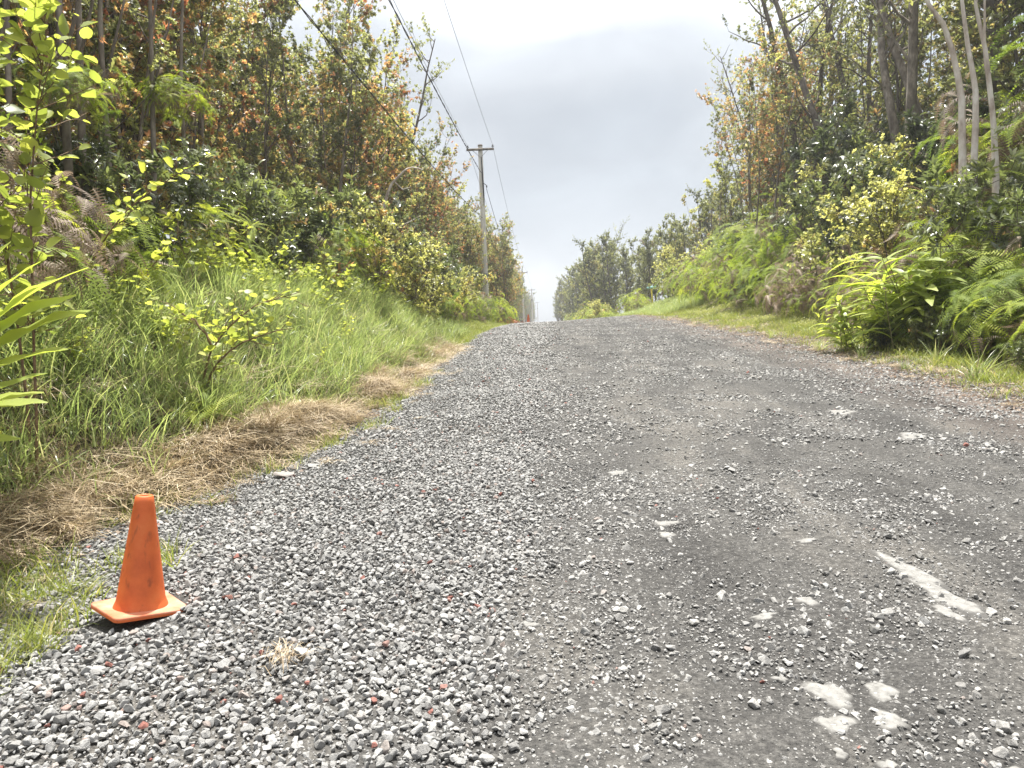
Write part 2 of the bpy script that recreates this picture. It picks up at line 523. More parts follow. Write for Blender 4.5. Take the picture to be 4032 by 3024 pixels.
M_slab = noise_mat('bare_rock_slab', [(.32, (.11, .107, .10)), (.46, (.17, .166, .157)), (.7, (.235, .23, .218))], 30, 8, .85, .6, 70, .006, extra=slab_extra)
M_ground = noise_mat('soil_and_litter', [(.3, (.05, .04, .026)), (.5, (.095, .078, .05)), (.7, (.16, .135, .09))], 7, 8, 1.0, .8, 30, .03, nrough=.7)

# ------------------------------------------------------------------ ground and road
def grid(name, xs, ys, zf, mat, smooth=True):
    X, Y = np.meshgrid(xs, ys)
    Z = zf(X, Y)
    V = np.stack([X, Y, Z], axis=2).reshape(-1, 3)
    nx, ny = len(xs), len(ys)
    i = np.arange(ny - 1)[:, None] * nx + np.arange(nx - 1)[None]
    F = np.stack([i, i + 1, i + nx + 1, i + nx], axis=2).reshape(-1, 4)
    return link(bpy.data.objects.new(name, mesh_from(name, V, [F], mat, smooth=smooth)))


def warp(lo, hi, fine_lo, fine_hi, step, grow=1.25):
    a = list(np.arange(fine_lo, fine_hi + 1e-6, step))
    s = step
    while a[-1] < hi:
        s *= grow; a.append(min(a[-1] + s, hi))
    s = step
    while a[0] > lo:
        s *= grow; a.insert(0, max(a[0] - s, lo))
    return np.array(a)


ROAD_R = 5.0


def ground_z(x, y):
    z = H(x, y)
    inside = sm(0, .25, x - (toe(y) - .05)) * sm(0, .25, ROAD_R - x)
    return z - .09 * inside * (1 - sm(200, 220, y))


gr = grid('ground', warp(-350, 350, -9, 14, .22), warp(-80, 700, 0, 60, .3, 1.2), ground_z, M_ground)
tag(gr, kind='structure')

# road strip follows the toe on the left
ry = np.concatenate([np.arange(-25, 1, .5), np.arange(1, 14, .07), np.arange(14, 70, .25), np.arange(70, 200, 2.0)])
t = np.linspace(0, 1, 110)
RX = np.zeros((len(ry), len(t)))
for i, y in enumerate(ry):
    a = float(toe(np.array([y]))[0]) - .15
    RX[i] = a + (ROAD_R + .2 - a) * t
RY = np.repeat(ry[:, None], len(t), 1)
RZ = H(RX, RY)
edge = np.minimum(t, 1 - t)[None] * 8.0
RZ = RZ - .13 * (1 - sm(0, .28, edge + 0 * RZ)) + (vnoise(RX, RY, 14, 3) - .5) * .008 + (vnoise(RX, RY, 6, 8) - .5) * .012
V = np.stack([RX, RY, RZ], axis=2).reshape(-1, 3)
i = np.arange(len(ry) - 1)[:, None] * len(t) + np.arange(len(t) - 1)[None]
F = np.stack([i, i + 1, i + len(t) + 1, i + len(t)], axis=2).reshape(-1, 4)
road = link(bpy.data.objects.new('gravel_road', mesh_from('gravel_road', V, [F], M_road, smooth=True)))
tag(road, 'dark crushed rock road climbing to a crest between two walls of trees', None, kind='structure')


# bare rock slabs showing through the road: irregular, slightly domed plates
def slab(x, y, sx, sy, rot, seed):
    r = np.random.default_rng(seed)
    k = 56
    th = np.arange(k) * 2 * math.pi / k
    ph = r.random(4) * 6.28
    rad = 1 + .22 * np.sin(2 * th + ph[0]) + .17 * np.sin(3 * th + ph[1]) + .09 * np.sin(5 * th + ph[2]) + .05 * np.sin(8 * th + ph[3]) + r.normal(0, .012, k)
    rings = []
    for q, dz in ((1.35, -.010), (1.2, .000), (.90, .0035), (.5, .0045)):
        px = rad * q * np.cos(th) * sx; py = rad * q * np.sin(th) * sy
        X = x + px * math.cos(rot) - py * math.sin(rot); Y = y + px * math.sin(rot) + py * math.cos(rot)
        rings.append(np.stack([X, Y, H(X, Y) + dz + .004], 1))
    V = np.vstack(rings + [np.array([[x, y, Hn(x, y) + .010]])])
    F = [(a * k + j, a * k + (j + 1) % k, (a + 1) * k + (j + 1) % k, (a + 1) * k + j) for a in range(3) for j in range(k)]
    T = [(3 * k + j, 3 * k + (j + 1) % k, 4 * k) for j in range(k)]
    o = bpy.data.objects.new('rock_slab', mesh_from('rock_slab', V, [np.array(F), np.array(T)], M_slab, None, {'tint': np.concatenate([np.full(k, .0), np.full(k, .12), np.full(k, .5), np.full(k, .8), [1.0]])}, smooth=True))
    link(o, road)
    return o


# ------------------------------------------------------------------ leaf, frond and blade shapes
KITE_V = np.array([(0, 0, 0), (.45, .26, .07), (1, 0, -.03), (.45, -.26, .07)], dtype=float)
KITE_F = np.array([(0, 3, 2), (0, 2, 1)])
LANCE_V = np.array([(0, 0, 0), (.3, .15, .05), (.3, -.15, .05), (.65, .13, .03), (.65, -.13, .03), (1, 0, -.10), (.35, 0, .0), (.68, 0, -.01)], dtype=float)
LANCE_F = np.array([(0, 6, 1), (0, 2, 6), (1, 6, 7), (1, 7, 3), (6, 2, 4), (6, 4, 7), (3, 7, 5), (7, 4, 5)])


def round_leaf():
    # heart-shaped blade folded along the midrib
    prof = [(0.0, .0), (-.06, .20), (.08, .40), (.34, .50), (.62, .42), (.84, .22), (1.0, 0)]
    V = [(0, 0, 0), (.3, 0, -.02), (.6, 0, -.02), (1.0, 0, -.06)]
    F = []
    for s in (1, -1):
        b = len(V)
        for (x, y) in prof[1:-1]:
            V.append((x, y * s, .16 * y + (.03 if x > .3 else 0)))
        ids = [0, b, b + 1, b + 2, b + 3, b + 4, 3]
        tri = [(0, ids[1], ids[2]), (0, ids[2], 1), (1, ids[2], ids[3]), (1, ids[3], 2), (2, ids[3], ids[4]), (2, ids[4], 3), (ids[4], ids[5], 3)]
        for q in tri:
            F.append(q if s > 0 else q[::-1])
    return np.array(V, dtype=float), np.array(F)


RL_V, RL_F = round_leaf()


def frond(pairs=14, droop=.62, width=.20):
    V = []; F = []
    def pt(x):
        return np.array([x * (1 - .18 * x * droop), 0, .10 * x - droop * x * x])
    for k in range(pairs):
        x = (k + .6) / pairs
        x2 = (k + 1.25) / pairs
        w = width * (math.sin(min(1, x * 1.6 + .25) * math.pi * .5) ** .6) * (1 - .92 * x ** 2.4)
        p = pt(x); q = pt(min(1, x2))
        for s in (1, -1):
            b = len(V)
            tip = p + np.array([.03, s * w, -.18 * w])
            V += [p, p + (q - p) * .95, tip]
            F.append((b, b + 1, b + 2) if s < 0 else (b, b + 2, b + 1))
    n = 5
    b = len(V)
    for k in range(n + 1):
        p = pt(k / n)
        V += [p + np.array([0, .006, .004]), p + np.array([0, -.006, .004])]
    for k in range(n):
        c = b + 2 * k
        F += [(c, c + 1, c + 3), (c, c + 3, c + 2)]
    return np.array(V), np.array(F)


FR_V, FR_F = frond()
FR2_V, FR2_F = frond(26, .42, .15)


def strap(nseg=7, width=.10, droop=.5, fold=.2):
    V = []; F = []
    for k in range(nseg + 1):
        x = k / nseg
        w = width * (math.sin(math.pi * min(1, x * .92 + .06)) ** .75)
        z = .12 * x - droop * x ** 2.2
        xx = x * (1 - .2 * droop * x)
        V += [(xx, w, z + w * fold), (xx, 0, z), (xx, -w, z + w * fold)]
    for k in range(nseg):
        b = 3 * k
        F += [(b, b + 1, b + 4, b + 3), (b + 1, b + 2, b + 5, b + 4)]
    return np.array(V, dtype=float), np.array(F)


ST_V, ST_F = strap()
ST2_V, ST2_F = strap(9, .085, .22, .3)


def blades(n, hgt, wid, lean, curl, seed, spread=.05, seg=3, flat=False):
    r = np.random.default_rng(seed)
    B = Buf()
    for q in range(n):
        h = hgt * r.uniform(.5, 1.15)
        w = wid * r.uniform(.6, 1.2)
        az = r.uniform(0, 6.283)
        base = np.array([r.normal(0, spread), r.normal(0, spread), -.02 if not flat else r.uniform(.0, .035)])
        d = np.array([math.cos(az), math.sin(az), 0])
        ln = abs(r.normal(0, lean)); cu = abs(r.normal(curl, curl * .6))
        side = np.array([-d[1], d[0], 0])
        if not flat:
            ta = r.uniform(-1.2, 1.2)
            side = side * math.cos(ta) + d * math.sin(ta)
        V = []
        for k in range(seg + 1):
            s_ = k / seg
            if flat:
                p = base + d * h * s_ + side * (cu * h * (s_ - .5) ** 2) + np.array([0, 0, r.normal(0, .006) + .03 * math.sin(s_ * 3.1)])
            else:
                a_ = ln + cu * s_
                p = base + np.array([0, 0, 1]) * h * s_ * math.cos(a_ * .8) + d * h * s_ * math.sin(a_)
            ww = w * (1 - s_) ** .6 if k < seg else 0
            if k < seg:
                V += [p + side * ww * .5, p - side * ww * .5]
            else:
                V += [p]
        F = []
        T = []
        for k in range(seg - 1):
            b = 2 * k
            T += [(b, b + 1, b + 3), (b, b + 3, b + 2)]
        b = 2 * (seg - 1)
        T += [(b, b + 1, b + 2)]
        B.add(np.array(V), np.array(T), float(np.clip(r.normal(.45, .2), 0, 1)))
    return B


# ------------------------------------------------------------------ woody plants
def unit(v):
    v = np.asarray(v, dtype=float)
    return v / (np.linalg.norm(v) + 1e-9)


def wander(r, p, d, L, n, w, up=0.0):
    pts = [np.array(p, dtype=float)]
    d = unit(d)
    for k in range(n):
        d = unit(d + r.normal(0, w, 3) + np.array([0, 0, up]))
        pts.append(pts[-1] + d * L / n)
    return np.array(pts)


def along(P, t):
    f = t * (len(P) - 1)
    i = min(int(f), len(P) - 2)
    return P[i] + (P[i + 1] - P[i]) * (f - i), unit(P[i + 1] - P[i])


def grow(seed, height=8.0, stems=3, base=.25, lean=.12, bstart=.25, nb=14, blen=1.5, nt=7, tlen=.55, nros=4, nleaf=7,
         leaf=.06, lw=1.0, r0=.07, flush=.3, template=None, wob=.07, bup=.12, updir=.7, tint=.45, kst=6, droopy=0.0, patchy=0.0, paths=None):
    r = np.random.default_rng(seed)
    W = Buf(); C = Buf()
    tips = []; dirs = []; fl = []; ti = []
    for s in range(stems):
        az = r.uniform(0, 6.283)
        hh = height * (r.uniform(.72, 1.0) if s else 1.0)
        b = np.array([math.cos(az) * base * r.random(), math.sin(az) * base * r.random(), -.25])
        d0 = np.array([math.cos(az) * lean * r.uniform(.4, 1.4), math.sin(az) * lean * r.uniform(.4, 1.4), 1])
        P = wander(r, b, d0, hh + .25, 10, wob, .05)
        if paths:
            ix = np.linspace(0, 1, len(paths[s])); pa = np.array(paths[s])
            P = np.stack([np.interp(np.linspace(0, 1, 11), ix, pa[:, q]) for q in range(3)], 1)
        rr = r0 * (r.uniform(.6, 1) if s else 1) * (1 - .85 * np.linspace(0, 1, 11) ** 1.1)
        rr[0] *= 1.35
        W.tube(P, rr, kst)
        for j in range(nb):
            t = bstart + (1 - bstart) * ((j + r.random()) / nb) ** .9
            t = min(t, .995)
            p, dd = along(P, t)
            a2 = r.uniform(0, 6.283)
            bd = np.array([math.cos(a2), math.sin(a2), updir * r.uniform(.5, 1.4)])
            L = blen * (1 - .55 * ((t - bstart) / (1 - bstart)) ** 1.5) * r.uniform(.55, 1.2)
            Q = wander(r, p, bd, L, 5, .16, bup)
            rb = max(.006, r0 * .36 * (1 - .6 * t)) * (1 - .75 * np.linspace(0, 1, 6))
            W.tube(Q, rb, 4)
            if patchy and r.random() < patchy:
                continue
            grp = 1 if r.random() < flush else 0
            tb = r.normal(tint, .17)
            for k in range(nt):
                tt = r.uniform(.25, 1.0) if k else 1.0
                p2, d2 = along(Q, min(tt, .999))
                td = unit(d2 + r.normal(0, .65, 3) + np.array([0, 0, .25 - droopy]))
                Tm = wander(r, p2, td, tlen * r.uniform(.5, 1.2), 2, .15, .1 - droopy * .4)
                W.tube(Tm, [.005, .004, .0025], 3)
                for q in range(nros):
                    u = 1.0 if q == 0 else r.uniform(.2, .95)
                    p3, d3 = along(Tm, min(u, .999))
                    tips.append(p3 + r.normal(0, .03, 3)); dirs.append(unit(d3 + r.normal(0, .35, 3)))
                    fl.append(r.uniform(.55, 1.0) if (grp and r.random() < .62) or r.random() < flush * .12 else 0.0)
                    ti.append(np.clip(tb + r.normal(0, .10), 0, 1))
    Pn = np.array(tips); D = np.array(dirs); fl = np.array(fl); ti = np.array(ti)
    m = len(Pn)
    Pn = np.repeat(Pn, nleaf, 0); D = np.repeat(D, nleaf, 0); fl = np.repeat(fl, nleaf); ti = np.repeat(ti, nleaf)
    rad = r.normal(0, 1, (m * nleaf, 3))
    rad -= (rad * D).sum(1)[:, None] * D
    rad /= np.linalg.norm(rad, axis=1, keepdims=True)
    X = D * r.uniform(.15, .9, (m * nleaf, 1)) + rad - np.array([0, 0, .35 * droopy])
    N = D + r.normal(0, .3, (m * nleaf, 3)) + np.array([0, 0, .3])
    S = leaf * r.uniform(.65, 1.25, m * nleaf)
    Pn = Pn + D * r.uniform(-.5, .3, (m * nleaf, 1)) * leaf
    tv, tf = template if template else (KITE_V, KITE_F)
    tv = tv * np.array([1, lw, 1])
    C.stamp(tv, tf, Pn, X, N, S, np.clip(ti + r.normal(0, .06, m * nleaf), 0, 1), fl)
    return W, C


def tree_kind(seed, bark, leafm, **kw):
    W, C = grow(seed, **kw)
    return [('trunk', W.mesh('trunk', bark, True)), ('crown', C.mesh('crown', leafm))]


def fern_mound(seed, w=1.3, h=1.3, ncl=80, nf=5, L=.42, dead=.35, tmpl=None):
    """arching stems that end in umbrellas of drooping fronds, with dead fronds hanging underneath"""
    r = np.random.default_rng(seed)
    S = Buf(); G = Buf(); Dm = Buf()
    PG = []; XG = []; NG = []; SG = []; TG = []
    PD = []; XD = []; ND = []; SD = []; TD = []
    ph = r.uniform(0, 6.28, 3)
    for q in range(ncl):
        az = r.uniform(0, 6.283)
        el = math.asin(r.uniform(.0, 1) ** .8)
        lump = 1 + .2 * math.sin(2 * az + ph[0]) + .15 * math.sin(5 * az + ph[1])
        rad = r.uniform(.75, 1.05) * lump
        p = np.array([math.cos(az) * math.cos(el) * w * rad, math.sin(az) * math.cos(el) * w * rad, (.08 + math.sin(el) * h * rad)])
        out = unit(np.array([math.cos(az) * math.cos(el) / w, math.sin(az) * math.cos(el) / w, math.sin(el) / h + .35]))
        b = np.array([p[0] * .35, p[1] * .35, -.05])
        mid = (b + p) / 2 + np.array([0, 0, .2 * h])
        if q % 2 == 0:
            S.tube(np.array([b, mid, p]), [.005, .004, .0025], 3)
        tb = np.clip(r.normal(.5, .2), 0, 1)
        isdead = r.random() < dead
        a0 = r.uniform(0, 6.28)
        n = nf if not isdead else nf + 2
        u = unit(np.cross(out, [0.3, .2, 1])); v = np.cross(out, u)
        for k in range(n):
            a = a0 + k * 6.283 / n + r.normal(0, .25)
            x = unit(u * math.cos(a) + v * math.sin(a) + out * .25 + np.array([0, 0, .05 if not isdead else -.7]))
            if isdead:
                PD.append(p - out * r.uniform(.02, .35)); XD.append(x + r.normal(0, .3, 3)); ND.append(out + r.normal(0, .5, 3)); SD.append(L * r.uniform(.5, 1)); TD.append(np.clip(r.normal(.5, .25), 0, 1))
            else:
                PG.append(p); XG.append(x); NG.append(out + r.normal(0, .15, 3) + np.array([0, 0, .3])); SG.append(L * r.uniform(.6, 1.15)); TG.append(np.clip(tb + r.normal(0, .08), 0, 1))
    tv, tf = tmpl if tmpl else (FR_V, FR_F)
    parts = [('stem', S.mesh('stem', M_twig))]
    if PG:
        G.stamp(tv, tf, np.array(PG), np.array(XG), np.array(NG), np.array(SG), np.array(TG))
        parts.append(('fronds', G.mesh('fronds', M_fern)))
    if PD:
        Dm.stamp(tv, tf, np.array(PD), np.array(XD), np.array(ND), np.array(SD), np.array(TD))
        parts.append(('dead_fronds', Dm.mesh('dead_fronds', M_ferndead)))
    return parts


def round_leaved(seed, stems, leaf=.09, step=.07, side=.35, nside=.6, r0=.01, double=1):
    """stems: list of polylines; leaves on short stalks up each stem and side shoot"""
    r = np.random.default_rng(seed)
    S = Buf(); L = Buf()
    P = []; X = []; N = []; Sc = []; T = []
    def clothe(Q, t0, sc):
        ln = np.linalg.norm(np.diff(Q, axis=0), axis=1).sum()
        n = max(2, int(ln / step))
        sgn = 1
        for k in range(n):
            t = t0 + (1 - t0) * (k + .5) / n
            p, d = along(Q, min(t, .999))
            sgn = -sgn
            for dbl in range(double):
                hs = unit(np.cross(d, [0, 0, 1]) + r.normal(0, .25, 3)) * sgn * (1 if dbl == 0 else -1)
                x = unit(hs + d * r.uniform(.2, .7) + np.array([0, 0, r.uniform(-.25, .45)]))
                st = p + x * leaf * .35
                S.tube(np.array([p, st]), [.0018, .0014], 3)
                P.append(st); X.append(x + np.array([0, 0, -.1])); N.append(np.array([0, 0, 1]) + r.normal(0, .38, 3))
                Sc.append(leaf * sc * r.uniform(.42, 1.2) * (1 - .45 * t ** 4)); T.append(np.clip(r.normal(.45 + .3 * t, .16), 0, 1))
    for Q in stems:
        Q = np.array(Q, dtype=float)
        n = 9
        tt = np.linspace(0, 1, n)
        idx = np.linspace(0, 1, len(Q))
        Q = np.stack([np.interp(tt, idx, Q[:, i]) for i in range(3)], 1)
        Q[1:-1] = (Q[:-2] + 2 * Q[1:-1] + Q[2:]) / 4 + r.normal(0, .008, (n - 2, 3))
        S.tube(Q, r0 * (1 - .75 * tt), 5)
        clothe(Q, .3, 1.0)
        ln = np.linalg.norm(np.diff(Q, axis=0), axis=1).sum()
        for k in range(int(nside * ln / .12)):
            t = r.uniform(.25, .95)
            p, d = along(Q, t)
            dd = unit(d * .6 + r.normal(0, .55, 3) + np.array([0, 0, .25]))
            B = wander(r, p, dd, side * r.uniform(.5, 1.2), 4, .15, .05)
            S.tube(B, [.004, .0035, .003, .0025, .0015], 4)
            clothe(B, .1, .85)
    L.stamp(RL_V, RL_F, np.array(P), np.array(X), np.array(N), np.array(Sc), np.array(T))
    return [('stem', S.mesh('stem', M_redtwig, True)), ('leaves', L.mesh('leaves', M_round))]


def ginger_stalks(seed, n, h, spread, leaf=.42, tmpl=None, lean=(0, 0), pairs=7):
    r = np.random.default_rng(seed)
    S = Buf(); L = Buf()
    P = []; X = []; N = []; Sc = []; T = []
    for q in range(n):
        b = np.array([r.normal(0, spread), r.normal(0, spread), -.03])
        d = unit([r.normal(lean[0], .16), r.normal(lean[1], .16), 1])
        hh = h * r.uniform(.6, 1.1)
        Q = wander(r, b, d, hh, 6, .05, 0)
        S.tube(Q, .011 * (1 - .5 * np.linspace(0, 1, 7)), 5)
        az = r.uniform(0, 6.28)
        side = np.array([math.cos(az), math.sin(az), 0])
        for k in range(pairs * 2):
            t = .06 + .94 * (k + .5) / (2 * pairs)
            p, dd = along(Q, min(t, .999))
            s_ = 1 if k % 2 else -1
            x = unit(side * s_ + dd * r.uniform(.35, .8) + r.normal(0, .15, 3) + np.array([lean[0], lean[1], 0]) * .6)
            P.append(p); X.append(x); N.append(dd + r.normal(0, .12, 3) + np.array([0, 0, .6])); Sc.append(leaf * r.uniform(.7, 1.15)); T.append(np.clip(r.normal(.5, .2), 0, 1))
    tv, tf = tmpl if tmpl else (ST_V, ST_F)
    L.stamp(tv, tf, np.array(P), np.array(X), np.array(N), np.array(Sc), np.array(T))
    return S, L, (P, X, N, Sc, T)


# ------------------------------------------------------------------ scattered stuff
def scatter(name, P, rot, scl, idx, sources, parent=None):
    """one object whose points carry instances of the source meshes"""
    me = bpy.data.meshes.new(name)
    P = np.asarray(P, dtype=np.float32)
    me.vertices.add(len(P)); me.vertices.foreach_set("co", P.ravel())
    a = me.attributes.new('rot', 'FLOAT_VECTOR', 'POINT'); a.data.foreach_set('vector', np.asarray(rot, dtype=np.float32).ravel())
    scl = np.asarray(scl, dtype=np.float32)
    if scl.ndim == 1: scl = np.repeat(scl[:, None], 3, 1)
    a = me.attributes.new('scl', 'FLOAT_VECTOR', 'POINT'); a.data.foreach_set('vector', scl.ravel())
    a = me.attributes.new('idx', 'INT', 'POINT'); a.data.foreach_set('value', np.asarray(idx, dtype=np.int32))
    o = link(bpy.data.objects.new(name, me), parent)
    cc = bpy.data.collections.new(name + '_sources')
    for k, m in enumerate(sources):
        so = bpy.data.objects.new('%s_shape_%02d' % (name, k), m)
        cc.objects.link(so)
    g = bpy.data.node_groups.new(name + '_scatter', 'GeometryNodeTree')
    g.interface.new_socket('Geometry', in_out='INPUT', socket_type='NodeSocketGeometry')
    g.interface.new_socket('Geometry', in_out='OUTPUT', socket_type='NodeSocketGeometry')
    n = g.nodes; l = g.links
    gi = n.new('NodeGroupInput'); go = n.new('NodeGroupOutput')
    iop = n.new('GeometryNodeInstanceOnPoints')
    ci = n.new('GeometryNodeCollectionInfo')
    ci.inputs['Collection'].default_value = cc
    ci.inputs['Separate Children'].default_value = True
    ci.inputs['Reset Children'].default_value = True
    def attr(nm, ty):
        q = n.new('GeometryNodeInputNamedAttribute'); q.data_type = ty; q.inputs['Name'].default_value = nm
        return q.outputs['Attribute']
    e2r = n.new('FunctionNodeEulerToRotation')
    l.new(attr('rot', 'FLOAT_VECTOR'), e2r.inputs[0])
    l.new(gi.outputs[0], iop.inputs['Points'])
    l.new(ci.outputs[0], iop.inputs['Instance'])
    iop.inputs['Pick Instance'].default_value = True
    l.new(attr('idx', 'INT'), iop.inputs['Instance Index'])
    l.new(e2r.outputs[0], iop.inputs['Rotation'])
    l.new(attr('scl', 'FLOAT_VECTOR'), iop.inputs['Scale'])
    l.new(iop.outputs[0], go.inputs[0])
    md = o.modifiers.new('scatter', 'NODES')
    md.node_group = g
    o['kind'] = 'stuff'
    return o


def stone_mesh(seed, mat, n=15, flat=.68):
    r = np.random.default_rng(seed)
    P = r.normal(0, 1, (n, 3)); P /= np.linalg.norm(P, axis=1, keepdims=True)
    P *= r.uniform(.82, 1.0, (n, 1)) * np.array([1, r.uniform(.62, .95), flat * r.uniform(.7, 1.15)])
    bm = bmesh.new()
    for p in P: bm.verts.new(p)
    bmesh.ops.convex_hull(bm, input=bm.verts)
    for v in [v for v in bm.verts if not v.link_faces]: bm.verts.remove(v)
    bmesh.ops.dissolve_limit(bm, angle_limit=R(9), verts=bm.verts, edges=bm.edges)
    bmesh.ops.bevel(bm, geom=list(bm.edges), offset=.05, segments=1, profile=.6, affect='EDGES', clamp_overlap=True)
    bmesh.ops.triangulate(bm, faces=bm.faces)
    me = bpy.data.meshes.new('stone'); bm.to_mesh(me); bm.free()
    me.materials.append(mat)
    return me


# ------------------------------------------------------------------ bare rock slabs in the road
for s in [(.67, 4.22, .065, .035, .1), (.64, 4.03, .032, .045, .3), (.88, 3.04, .055, .022, .25), (1.10, 3.16, .036, .036, 0),
          (1.66, 3.42, .05, .16, .12), (1.68, 3.15, .055, .15, .35), (1.61, 3.0, .03, .06, .5), (.93, 2.46, .062, .06, .4), (.88, 2.28, .045, .05, 0),
          (1.10, 2.46, .035, .06, .2), (1.05, 2.29, .04, .045, .9), (.94, 2.06, .022, .024, .1), (.83, 2.12, .018, .022, 0), (.79, 2.55, .022, .016, 0),
          (3.12, 6.36, .11, .10, .2), (2.98, 7.5, .13, .09, 0), (1.34, 3.85, .045, .025, 0), (-.1, 2.95, .03, .022, 0),
          (.5, 5.4, .06, .05, .3), (1.25, 2.0, .03, .03, 0)]:
    slab(*s, seed=int(s[0] * 97 + s[1] * 31) % 9999)

# ------------------------------------------------------------------ gravel
stones = [stone_mesh(100 + k, M_stone, 13 + k % 5, .68 if k % 3 else .5) for k in range(14)]
stones_lt = [stone_mesh(140 + k, M_stonelt, 12 + k % 4, .7) for k in range(8)]


def jitter_grid(x0, x1, y0, y1, s, j=.42):
    xs = np.arange(x0, x1, s); ys = np.arange(y0, y1, s)
    X, Y = np.meshgrid(xs, ys)
    X = X.ravel() + rng.uniform(-j, j, X.size) * s; Y = Y.ravel() + rng.uniform(-j, j, Y.size) * s
    return X, Y


def gravel_mask(x, y):
    right = -.22 + (vnoise(y, 0 * y, .8, 31) - .5) * .35 + (vnoise(x, y, 5, 33) - .5) * .25
    left = toe(y) + .10 + (vnoise(x, y, 2.4, 35) - .5) * .5
    wd = np.clip(.3 + (y - 5) * .05, .3, 1.0)
    a = 1 - sm(-.02 - wd * .35, wd * .8, x - right)
    b = sm(-.15, .15, x - left)
    bare = sm(.60, .72, vnoise(x, y, 2.2, 37)) * sm(.3, .9, left + .9 - x) * .55
    return a * b * (1 - bare)


GP = []; GS = []
for (y0, y1, s, r0_, r1_) in [(1.2, 6.5, .031, .0135, .024), (6.5, 14, .037, .015, .026), (14, 30, .055, .021, .036), (30, 50, .10, .03, .05)]:
    x, y = jitter_grid(-3.3, 1.6, y0, y1, s)
    k = rng.random(len(x)) < gravel_mask(x, y)
    x, y = x[k], y[k]
    rad = rng.uniform(r0_, r1_, len(x)) * np.where(rng.random(len(x)) < .06, 1.4, 1) * np.where(rng.random(len(x)) < .25, .65, 1)
    z = H(x, y) + rad * .25 + rng.uniform(0, .012, len(x))
    GP.append(np.stack([x, y, z], 1)); GS.append(rad)
    if y0 < 10:      # small chips between the larger stones
        x, y = jitter_grid(-3.3, .7, y0, y1, s * .62)
        k = rng.random(len(x)) < np.clip(gravel_mask(x, y) + .1 * (x < .4) * (x > toe(y)), 0, 1) * .8
        x, y = x[k], y[k]
        rad = rng.uniform(.005, .0105, len(x))
        z = H(x, y) + rad * .2 + rng.uniform(0, .006, len(x))
        GP.append(np.stack([x, y, z], 1)); GS.append(rad)
GP = np.concatenate(GP); GS = np.concatenate(GS)
n = len(GP)
grot = np.stack([rng.normal(0, .55, n), rng.normal(0, .55, n), rng.uniform(0, 6.28, n)], 1)
# the cone stands on the shoulder: keep the stones under its base plate out
ok = ~((np.hypot(GP[:, 0] + 1.79, GP[:, 1] - 3.03) < .19))
GP, GS, grot = GP[ok], GS[ok], grot[ok]
n = len(GP)
# apparent size: the largest three hundred in view are parts of their own
cx = GP[:, 0] / GP[:, 1]
inview = (cx > -.72) & (cx < .62) & (GP[:, 1] > 2.02) & (GP[:, 1] < 4)
app = np.where(inview, GS / np.hypot(GP[:, 0], GP[:, 1]), 0)
order = np.argsort(-app)[:300]
gi_ = rng.integers(0, 14, n)
for q in order:
    o = bpy.data.objects.new('stone', stones[gi_[q]])
    o.location = GP[q]; o.rotation_euler = grot[q]; o.scale = (GS[q],) * 3
    link(o, road)
keep = np.ones(n, bool); keep[order] = False
g1 = scatter('gravel', GP[keep], grot[keep], GS[keep], gi_[keep], stones)
tag(g1, 'deep band of loose grey gravel along the left side of the road', None)

# scattered chips on the packed road
RP = []; RS = []
for (y0, y1, s, med, sp) in [(1.5, 6, .021, .0042, .55), (6, 14, .034, .0066, .55), (14, 30, .065, .0105, .5), (30, 50, .11, .016, .4)]:
    x, y = jitter_grid(-.6, 5.6, y0, y1, s, .5)
    c = sm(.42, .80, vnoise(x, y, 1.4, 51)) * .9 + sm(.55, .8, vnoise(x, y, 4.0, 53)) * .6 + .42
    c = c + .5 * np.exp(-((x - .05) / .35) ** 2) + .55 * sm(4.0, 4.7, x) - .25 * np.exp(-((x - 2.75) / .5) ** 2) - .15 * np.exp(-((x - .95) / .4) ** 2)
    k = rng.random(len(x)) < np.clip(c, .1, 1)
    k &= x < 5.5
    x, y, c = x[k], y[k], c[k]
    rad = med * np.exp(rng.normal(0, sp, len(x))) * (1 + .45 * np.clip(c, 0, 1.5)) * np.where(rng.random(len(x)) < .025, 2.3, 1)
    rad = np.clip(rad, .0025, .034)
    RP.append(np.stack([x, y, H(x, y) + rad * .15], 1)); RS.append(rad)
# small drifts of stones thrown up between the wheel tracks
for (cx_, cy_, sx_, sy_, nn) in [(1.85, 4.4, .22, .35, 330), (1.5, 7.6, .35, .5, 260), (.15, 3.5, .18, .6, 300), (.65, 2.62, .09, .07, 60), (.25, 2.3, .2, .25, 200),
                                 (2.6, 4.0, .3, .6, 260), (2.0, 3.0, .3, .4, 200), (.7, 4.9, .25, .3, 160), (3.6, 5.5, .4, .8, 300), (2.1, 5.6, .3, .5, 200), (4.6, 6.5, .3, 1.0, 320), (4.9, 9, .3, 1.6, 400), (1.0, 11, .4, 1.0, 200)]:
    x = rng.normal(cx_, sx_, nn); y = rng.normal(cy_, sy_, nn)
    rad = np.clip(.0095 * np.exp(rng.normal(0, .45, nn)), .004, .028)
    k = y > 1.6
    RP.append(np.stack([x, y, H(x, y) + rad * .2], 1)[k]); RS.append(rad[k])
RP = np.concatenate(RP); RS = np.concatenate(RS); n = len(RP)
rr_ = np.stack([rng.normal(0, .5, n), rng.normal(0, .5, n), rng.uniform(0, 6.28, n)], 1)
allst = stones + stones_lt
ri = np.where(rng.random(n) < .72, rng.integers(14, 22, n), rng.integers(0, 14, n))
big = np.argsort(-np.where((RP[:, 1] < 5) & (RP[:, 1] > 2), RS / RP[:, 1], 0))[:0]
g2 = scatter('loose_road_stones', RP, rr_, RS, ri, allst)
tag(g2, 'pale chips and small stones strewn over the packed dark road', None)

